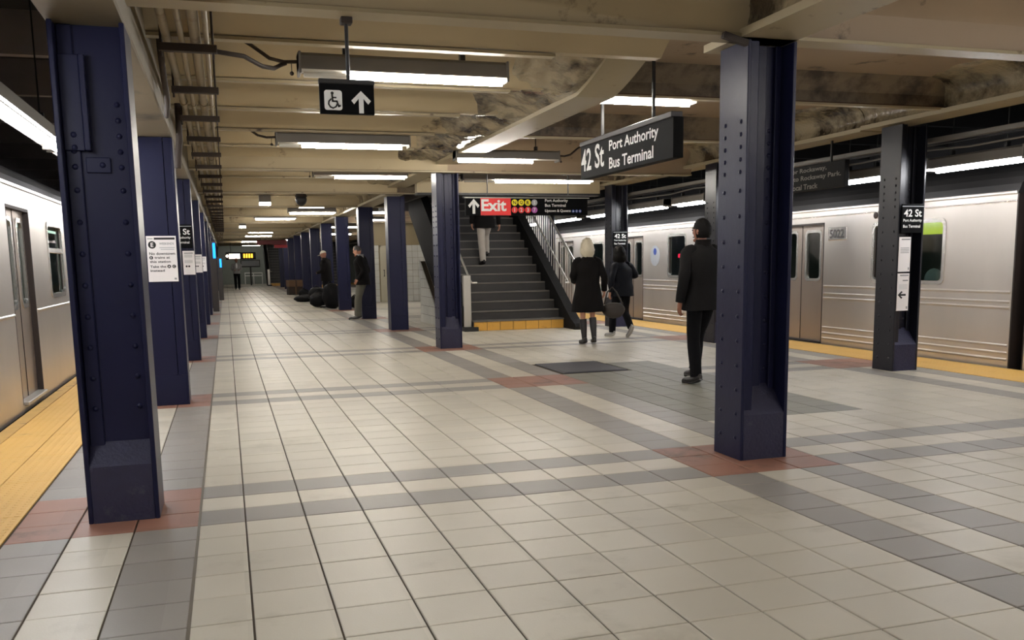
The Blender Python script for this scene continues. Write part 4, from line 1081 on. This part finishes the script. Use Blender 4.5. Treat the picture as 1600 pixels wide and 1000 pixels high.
    if clothes.get('cap'):
        b = B(); b.ball((0, -.005, .01), (.09, .11, .12), 20, 12, 0, None, lambda d: d.z > .1)
        b.prism([(-.07, .09), (-.05, .17), (.05, .17), (.07, .09)], 'z', .02, .03)
        b.xform(Mh); part('cap', clothes['cap'], b)
    # trousers / legs
    def leg(b, s_, r0, r1, r2, top=True, z_end=None):
        pts = [V['hip' + s_] + Vector((0, 0, .03 * k)), (V['hip' + s_] * .6 + V['kn' + s_] * .4), V['kn' + s_], (V['kn' + s_] * .55 + V['an' + s_] * .45), V['an' + s_] + Vector((0, 0, .005 * k))]
        rr = [r0, r0 * .9, (r0 + r1) * .43, r1, r2]
        a = len(b.v); p, r = interp(pts, [x * k for x in rr], 4); b.tube(p, r, 14); b.wob(.006 * k, 14 / k, 2.0, a)
    if clothes.get('trousers'):
        b = B(); wd = clothes.get('tw', 1.0)
        for s_ in 'LR': leg(b, s_, .098 * wd, .073 * wd, .066 * wd)
        pe = V['pelvis']; b.rings([(pe.x, pe.y, pe.z - .10 * k, .155 * k, .105 * k), (pe.x, pe.y, pe.z - .03 * k, .175 * k, .125 * k), (pe.x, pe.y, pe.z + .06 * k, .165 * k, .115 * k), (V['waist'].x, V['waist'].y, V['waist'].z, .15 * k, .105 * k)], 18)
        part('trousers', clothes['trousers'], b)
    # shoes or boots
    for s_ in 'LR':
        an, to = V['an' + s_], V['toe' + s_]; d = to - an; dn = d.normalized(); up_ = Vector((0, 0, 1)); up_ = (up_ - dn * up_.dot(dn)).normalized()
        heel = an - dn * .055 * k - up_ * .045 * k; b = B()
        bot = -.03 * k
        P_ = [an - dn * .075 * k - up_ * .022 * k, an - dn * .04 * k - up_ * .015 * k, an + dn * .02 * k - up_ * .02 * k, an + d * .6 - up_ * .012 * k, to + up_ * .01 * k, to + dn * .055 * k + up_ * .0 * k]
        Rr = [(.022, .03), (.036, .045), (.040, .045), (.044, .034), (.042, .026), (.018, .014)]
        p, r = interp(P_, [(a * k, q * k) for a, q in Rr], 3); b.tube(p, r, 12)
        o = part(clothes.get('shoe_name', 'shoe'), clothes.get('shoe', M_LEATH), b)
        q = B(); pp = [x - up_ * (rr[1] * .8) for x, rr in zip(p, r)]; q.tube(pp, [(rr[0] * 1.04, .011 * k) for rr in r], 12); part('sole', clothes.get('sole', M_LEATH), q, o)
        if clothes.get('boots'):
            b2 = B(); kn = V['kn' + s_]; t = an * .12 + kn * .88
            p2, r2 = interp([an - up_ * .01 * k, an * .8 + kn * .2, an * .45 + kn * .55, t], [.042 * k, .048 * k, .06 * k, .064 * k], 4)
            b2.tube(p2, r2, 14, 0, False); b2.tube([x for x in p2], [(y[0] * .93, y[1] * .93) for y in r2], 14, 0, False); part('boot_shaft', M_LEATH, b2, o)
    # coat: torso rings + sleeves
    ck = clothes.get('coat')
    if ck:
        m = ck; hem = clothes.get('hem', .80) * k; fl = clothes.get('flare', .0); b = B(); gi = clothes.get('girth', 1.0)
        lean = V['neck'] - V['pelvis']
        def ctr(z):
            t = (z - V['pelvis'].z) / max(.01, V['neck'].z - V['pelvis'].z); return V['pelvis'] + lean * t if t > 0 else V['pelvis'] + Vector((lean.x, lean.y, 0)) * (t * clothes.get('swing', 0.2))
        zs = V['pelvis'].z; zn = V['neck'].z
        rows = [(hem, .205 + fl, .15 + fl * .9), (hem * .5 + zs * .5 if hem < zs else hem, .20 + fl * .5, .148 + fl * .5), (zs + .02 * k, .190, .142), (zs + .14 * k, .178, .134), (zs + .27 * k, .192, .142), (zs + .39 * k, .200, .138), (zs + .455 * k, .182, .115), (zs + .50 * k, .115, .09), (zn + .035 * k, .075, .075), (zn + .065 * k, .07, .072)]
        rs_ = []
        for z, rx, ry in rows: q = ctr(z); rs_.append((q.x, q.y, z, rx * k * gi, ry * k * gi))
        # smooth extra rings
        pts = [(r[0], r[1], r[2]) for r in rs_]; rr = [(r[3], r[4]) for r in rs_]; p, r = interp(pts, rr, 3)
        b.rings([(a.x, a.y, a.z, q[0], q[1]) for a, q in zip(p, r)], 24, sq=2.35)
        b.wob(.010 * k, 7 / k, hash(label) % 17)
        coat = part(clothes.get('coat_name', 'jacket'), m, b)
        for s_ in 'LR':
            sb_ = B(); sh, el, wr = V['sh' + s_], V['el' + s_], V['wr' + s_]
            sx = -1 if s_ == 'L' else 1
            p, r = interp([sh + Vector((-sx * .06, 0, .01)) * k, sh + Vector((sx * .005, 0, -.02)) * k, sh * .45 + el * .55, el, el * .45 + wr * .55, wr + (wr - el).normalized() * .01], [.075 * k, .082 * k, .068 * k, .061 * k, .054 * k, .050 * k], 4)
            sb_.tube(p, r, 14); sb_.wob(.008 * k, 13 / k, 5.0); part('sleeve', m, sb_, coat)
        if clothes.get('collar'):
            cb = B(); q = V['neck']; cb.rings([(q.x, q.y, q.z - .01 * k, .10 * k, .092 * k), (q.x, q.y - .004, q.z + .05 * k, .078 * k, .08 * k), (q.x, q.y - .006, q.z + .085 * k, .083 * k, .085 * k)], 18, caps=False); part('collar', clothes['collar'], cb, coat)
        if clothes.get('hood'):
            cb = B(); q = V['neck'] + Vector((0, -.07, -.02)) * k; cb.ball(q, (.14 * k, .075 * k, .085 * k), 14, 8); part('hood', clothes['hood'], cb, coat)
        if clothes.get('shirt'):
            cb = B(); q = V['chest']; 
            cb.ball(q + Vector((0, .075, .0)) * k, (.07 * k, .085 * k, .19 * k), 12, 8); part('shirt', clothes['shirt'], cb)
    return c, V, hand

# man in black by the big column, walking away
person('man in a black jacket and black trousers walking past the big riveted column', (4.93, 8.85, 0), R(4), 1.77,
       dict(anL=(-.10, -.06, .085), knL=(-.10, .0, .50), hipL=(-.09, 0, .92), anR=(.11, .30, .12), knR=(.10, .22, .52), toeR=(.12, .46, .05), elL=(-.265, -.06, 1.15), wrL=(-.27, .0, .90), elR=(.26, -.04, 1.15), wrR=(.25, .08, .93), face=R(24), pelvis=(0, 0, .95)),
       dict(hair=(M_HAIRB, 'short'), trousers=M_TRB, coat=M_COATG, hem=.80, collar=M_COATB, shoe=M_LEATH, girth=1.12, tw=.95), 2, M_SKIN2)
# woman with pale hair and long black coat
_, V, hd = person('pale blond woman in a long black coat and black boots walking away', (5.60, 13.8, 0), R(-8), 1.66,
       dict(anL=(-.06, .0, .085), knL=(-.08, .03, .48), anR=(.10, -.05, .10), knR=(.09, .03, .50), elL=(-.26, -.03, 1.18), wrL=(-.20, .16, 1.08), elR=(.27, -.08, 1.16), wrR=(.31, .05, .93), neck=(0, .01, 1.46)),
       dict(hair=(M_HAIRW, 'bob'), hs=1.5, coat=M_COATB, coat_name='long_coat', hem=.56, flare=.05, collar=M_COATB, boots=True, shoe_name='boot', girth=1.14), 2)
c = thing('handbag', 'taupe shoulder bag swinging low from the blond woman', 'bag', (6.02, 13.72, .56), R(-20))
b = B(); b.ball((0, 0, 0), (.19, .09, .15), 16, 10, 0, lambda d, q: Vector((q.x, q.y, q.z * (1 if d.z < 0 else .75)))).wob(.012, 9); b.obj('pouch', M_BAGT, c)
B().tube([(-.15, 0, .08), (-.10, 0, .28), (-.02, .02, .36), (.05, 0, .28), (.15, 0, .08)], .012, 8).obj('strap', M_BAGT, c)
c = thing('tote_bag', 'small white bag carried between the two walking women', 'bag', (6.02, 14.1, .74))
B().rings([(0, 0, 0, .07, .04), (0, 0, .12, .085, .04), (0, 0, .22, .06, .02)], 12).obj('pouch', M_WHITE, c); B().tube([(-.05, 0, .2), (0, 0, .3), (.05, 0, .2)], .006, 6).obj('strap', M_WHITE, c)
# woman with short black hair
person('person with short black hair in a dark slate jacket striding away with a raised heel', (6.66, 14.8, 0), R(10), 1.55,
       dict(anL=(-.09, .22, .085), knL=(-.09, .18, .50), anR=(.03, -.26, .20), knR=(.08, .0, .50), toeR=(.03, -.16, .035), elL=(-.30, -.08, 1.17), wrL=(-.30, -.02, .92), elR=(.31, -.02, 1.22), wrR=(.20, .2, 1.20), neck=(0, .06, 1.45), necktop=(0, .08, 1.52), head=(0, .11, 1.625), chest=(0, .04, 1.3)),
       dict(hair=(M_HAIRB, 'bob'), hs=1.62, trousers=M_TRB, coat=M_COATD, hem=.82, collar=M_COATD, shoe=M_SHIRTG, sole=M_SOLE, girth=1.22), 2)
# man leaning on the column
person('grey haired man in a black jacket and grey trousers leaning back on a column', (3.17, 22.44, 0), R(68), 1.83,
       dict(pelvis=(0, -.02, .93), chest=(0, .0, 1.28), neck=(0, .03, 1.44), necktop=(0, .06, 1.51), head=(0, .09, 1.60), anL=(-.08, .10, .085), knL=(-.09, .08, .50), anR=(.08, .16, .085), knR=(.09, .14, .49), elL=(-.24, -.10, 1.14), wrL=(-.20, .04, .95), elR=(.25, -.08, 1.14), wrR=(.20, .06, .95), nod=R(-14)),
       dict(hair=(M_HAIRG, 'bald'), trousers=M_TRG, coat=M_COATB, hem=.82, shirt=M_SHIRTG, collar=M_SHIRTG, shoe=M_LEATH, sole=M_SOLE, tw=1.1, girth=1.1), 2)
# man with white cap among the bags
person('man with a white cap and red shirt standing among black bags', (3.04, 29.4, 0), R(60), 1.80,
       dict(elL=(-.23, .02, 1.14), wrL=(-.10, .24, 1.08), elR=(.23, .02, 1.14), wrR=(.10, .24, 1.08), nod=R(-18), neck=(0, .03, 1.46), necktop=(0, .05, 1.53), head=(0, .08, 1.62)),
       dict(cap=M_CAPW, trousers=M_TRB, coat=M_COATB, hem=.82, shirt=M_SHIRTR, girth=1.1), 1, M_SKIN2, False)
# distant man
person('distant man in a grey top and black trousers walking toward the camera', (.60, 55.0, 0), R(180), 1.78,
       dict(anL=(-.09, .12, .085), anR=(.09, -.12, .10), elL=(-.25, .02, 1.15), wrL=(-.12, .22, 1.10), elR=(.25, .02, 1.15), wrR=(.12, .22, 1.10)),
       dict(hair=(M_HAIRB, 'crop'), trousers=M_TRB, coat=M_SHIRTG, hem=.90, shirt=M_WHITE), 1, M_SKIN2, False)
# person on the stairs
zf = .20 + .182 * 6
person('person in pale trousers and a dark coat climbing the stairs', (5.43, 17.42 + .28 * 6 + .16, zf), R(0), 1.74,
       dict(anL=(-.07, -.02, .085), knL=(-.08, .04, .50), anR=(.10, .30, .265), knR=(.10, .30, .66), pelvis=(0, .06, .97), hipL=(-.09, .06, .94), hipR=(.09, .06, .94), chest=(0, .10, 1.3), neck=(0, .13, 1.46), necktop=(0, .15, 1.53), head=(0, .18, 1.62), elL=(-.28, .02, 1.15), wrL=(-.27, .10, .92), elR=(.29, .0, 1.15), wrR=(.34, .08, .90)),
       dict(hair=(M_HAIRB, 'short'), trousers=M_TRL, coat=M_COATB, hem=.80, girth=1.15), 1)

# ------------------------------------------------------------------ bags and boxes
def bag(label, x, y, rx, ry, rz_, seed):
    c = thing('duffel_bag', label, 'bag', (x, y, 0), 0, 'black bags by the columns')
    b = B(); b.ball((0, 0, rz_ * .9), (rx, ry, rz_), 18, 12, 0, lambda d, q: Vector((q.x, q.y, max(q.z, -rz_ * .9)))).wob(.05, 5, seed, 0)
    for i, v in enumerate(b.v): b.v[i] = (v[0], v[1], max(0.0, v[2]))
    b.obj('sack', M_BAG, c); B().tube([(-rx * .4, 0, rz_ * 1.72), (-rx * .1, -.02, rz_ * 2.05), (rx * .25, 0, rz_ * 1.72)], .018, 7).obj('strap', M_BAG, c)
bag('tall black sack standing against the man with the white cap', 3.10, 28.75, .30, .24, .42, 1.0)
bag('round black sack on the floor, nearest of the bag pile', 2.82, 29.8, .34, .28, .26, 2.2)
bag('flat black bag lying in the bag pile toward the boxes', 2.70, 34.6, .36, .28, .13, 3.1)
bag('slumped black bag against the column beyond the cap man', 3.12, 33.6, .34, .3, .30, 4.7)
bag('black bag behind the leaning man', 3.80, 28.6, .24, .22, .20, 5.2)
def carton(label, x, y, wd, d, z0, ht, m, rz):
    c = thing('cardboard_box', label, 'box', (x, y, z0), rz, 'cardboard boxes')
    B().box(-wd / 2, wd / 2, -d / 2, d / 2, 0, ht, 0, .01).obj('carton', m, c); B().box(-.03, .03, -d / 2 - .003, d / 2 + .003, -0.0 + .004, ht + .003).obj('tape', M_CARDD if m is M_CARD else M_CARD, c)
    for s_ in (-1, 1): B().box(-wd / 2, wd / 2, s_ * .01, s_ * d / 2, ht, ht + .006).obj('flap', m, c)
carton('dark brown cardboard box under the other box', 2.98, 43.2, .62, .5, 0, .36, M_CARDD, R(10))
carton('brown cardboard box stacked on top of the dark box', 2.99, 43.2, .66, .48, .37, .30, M_CARD, R(14))
bag('grey bundle beside the stacked cardboard boxes', 3.05, 38.6, .22, .2, .2, 6.0)
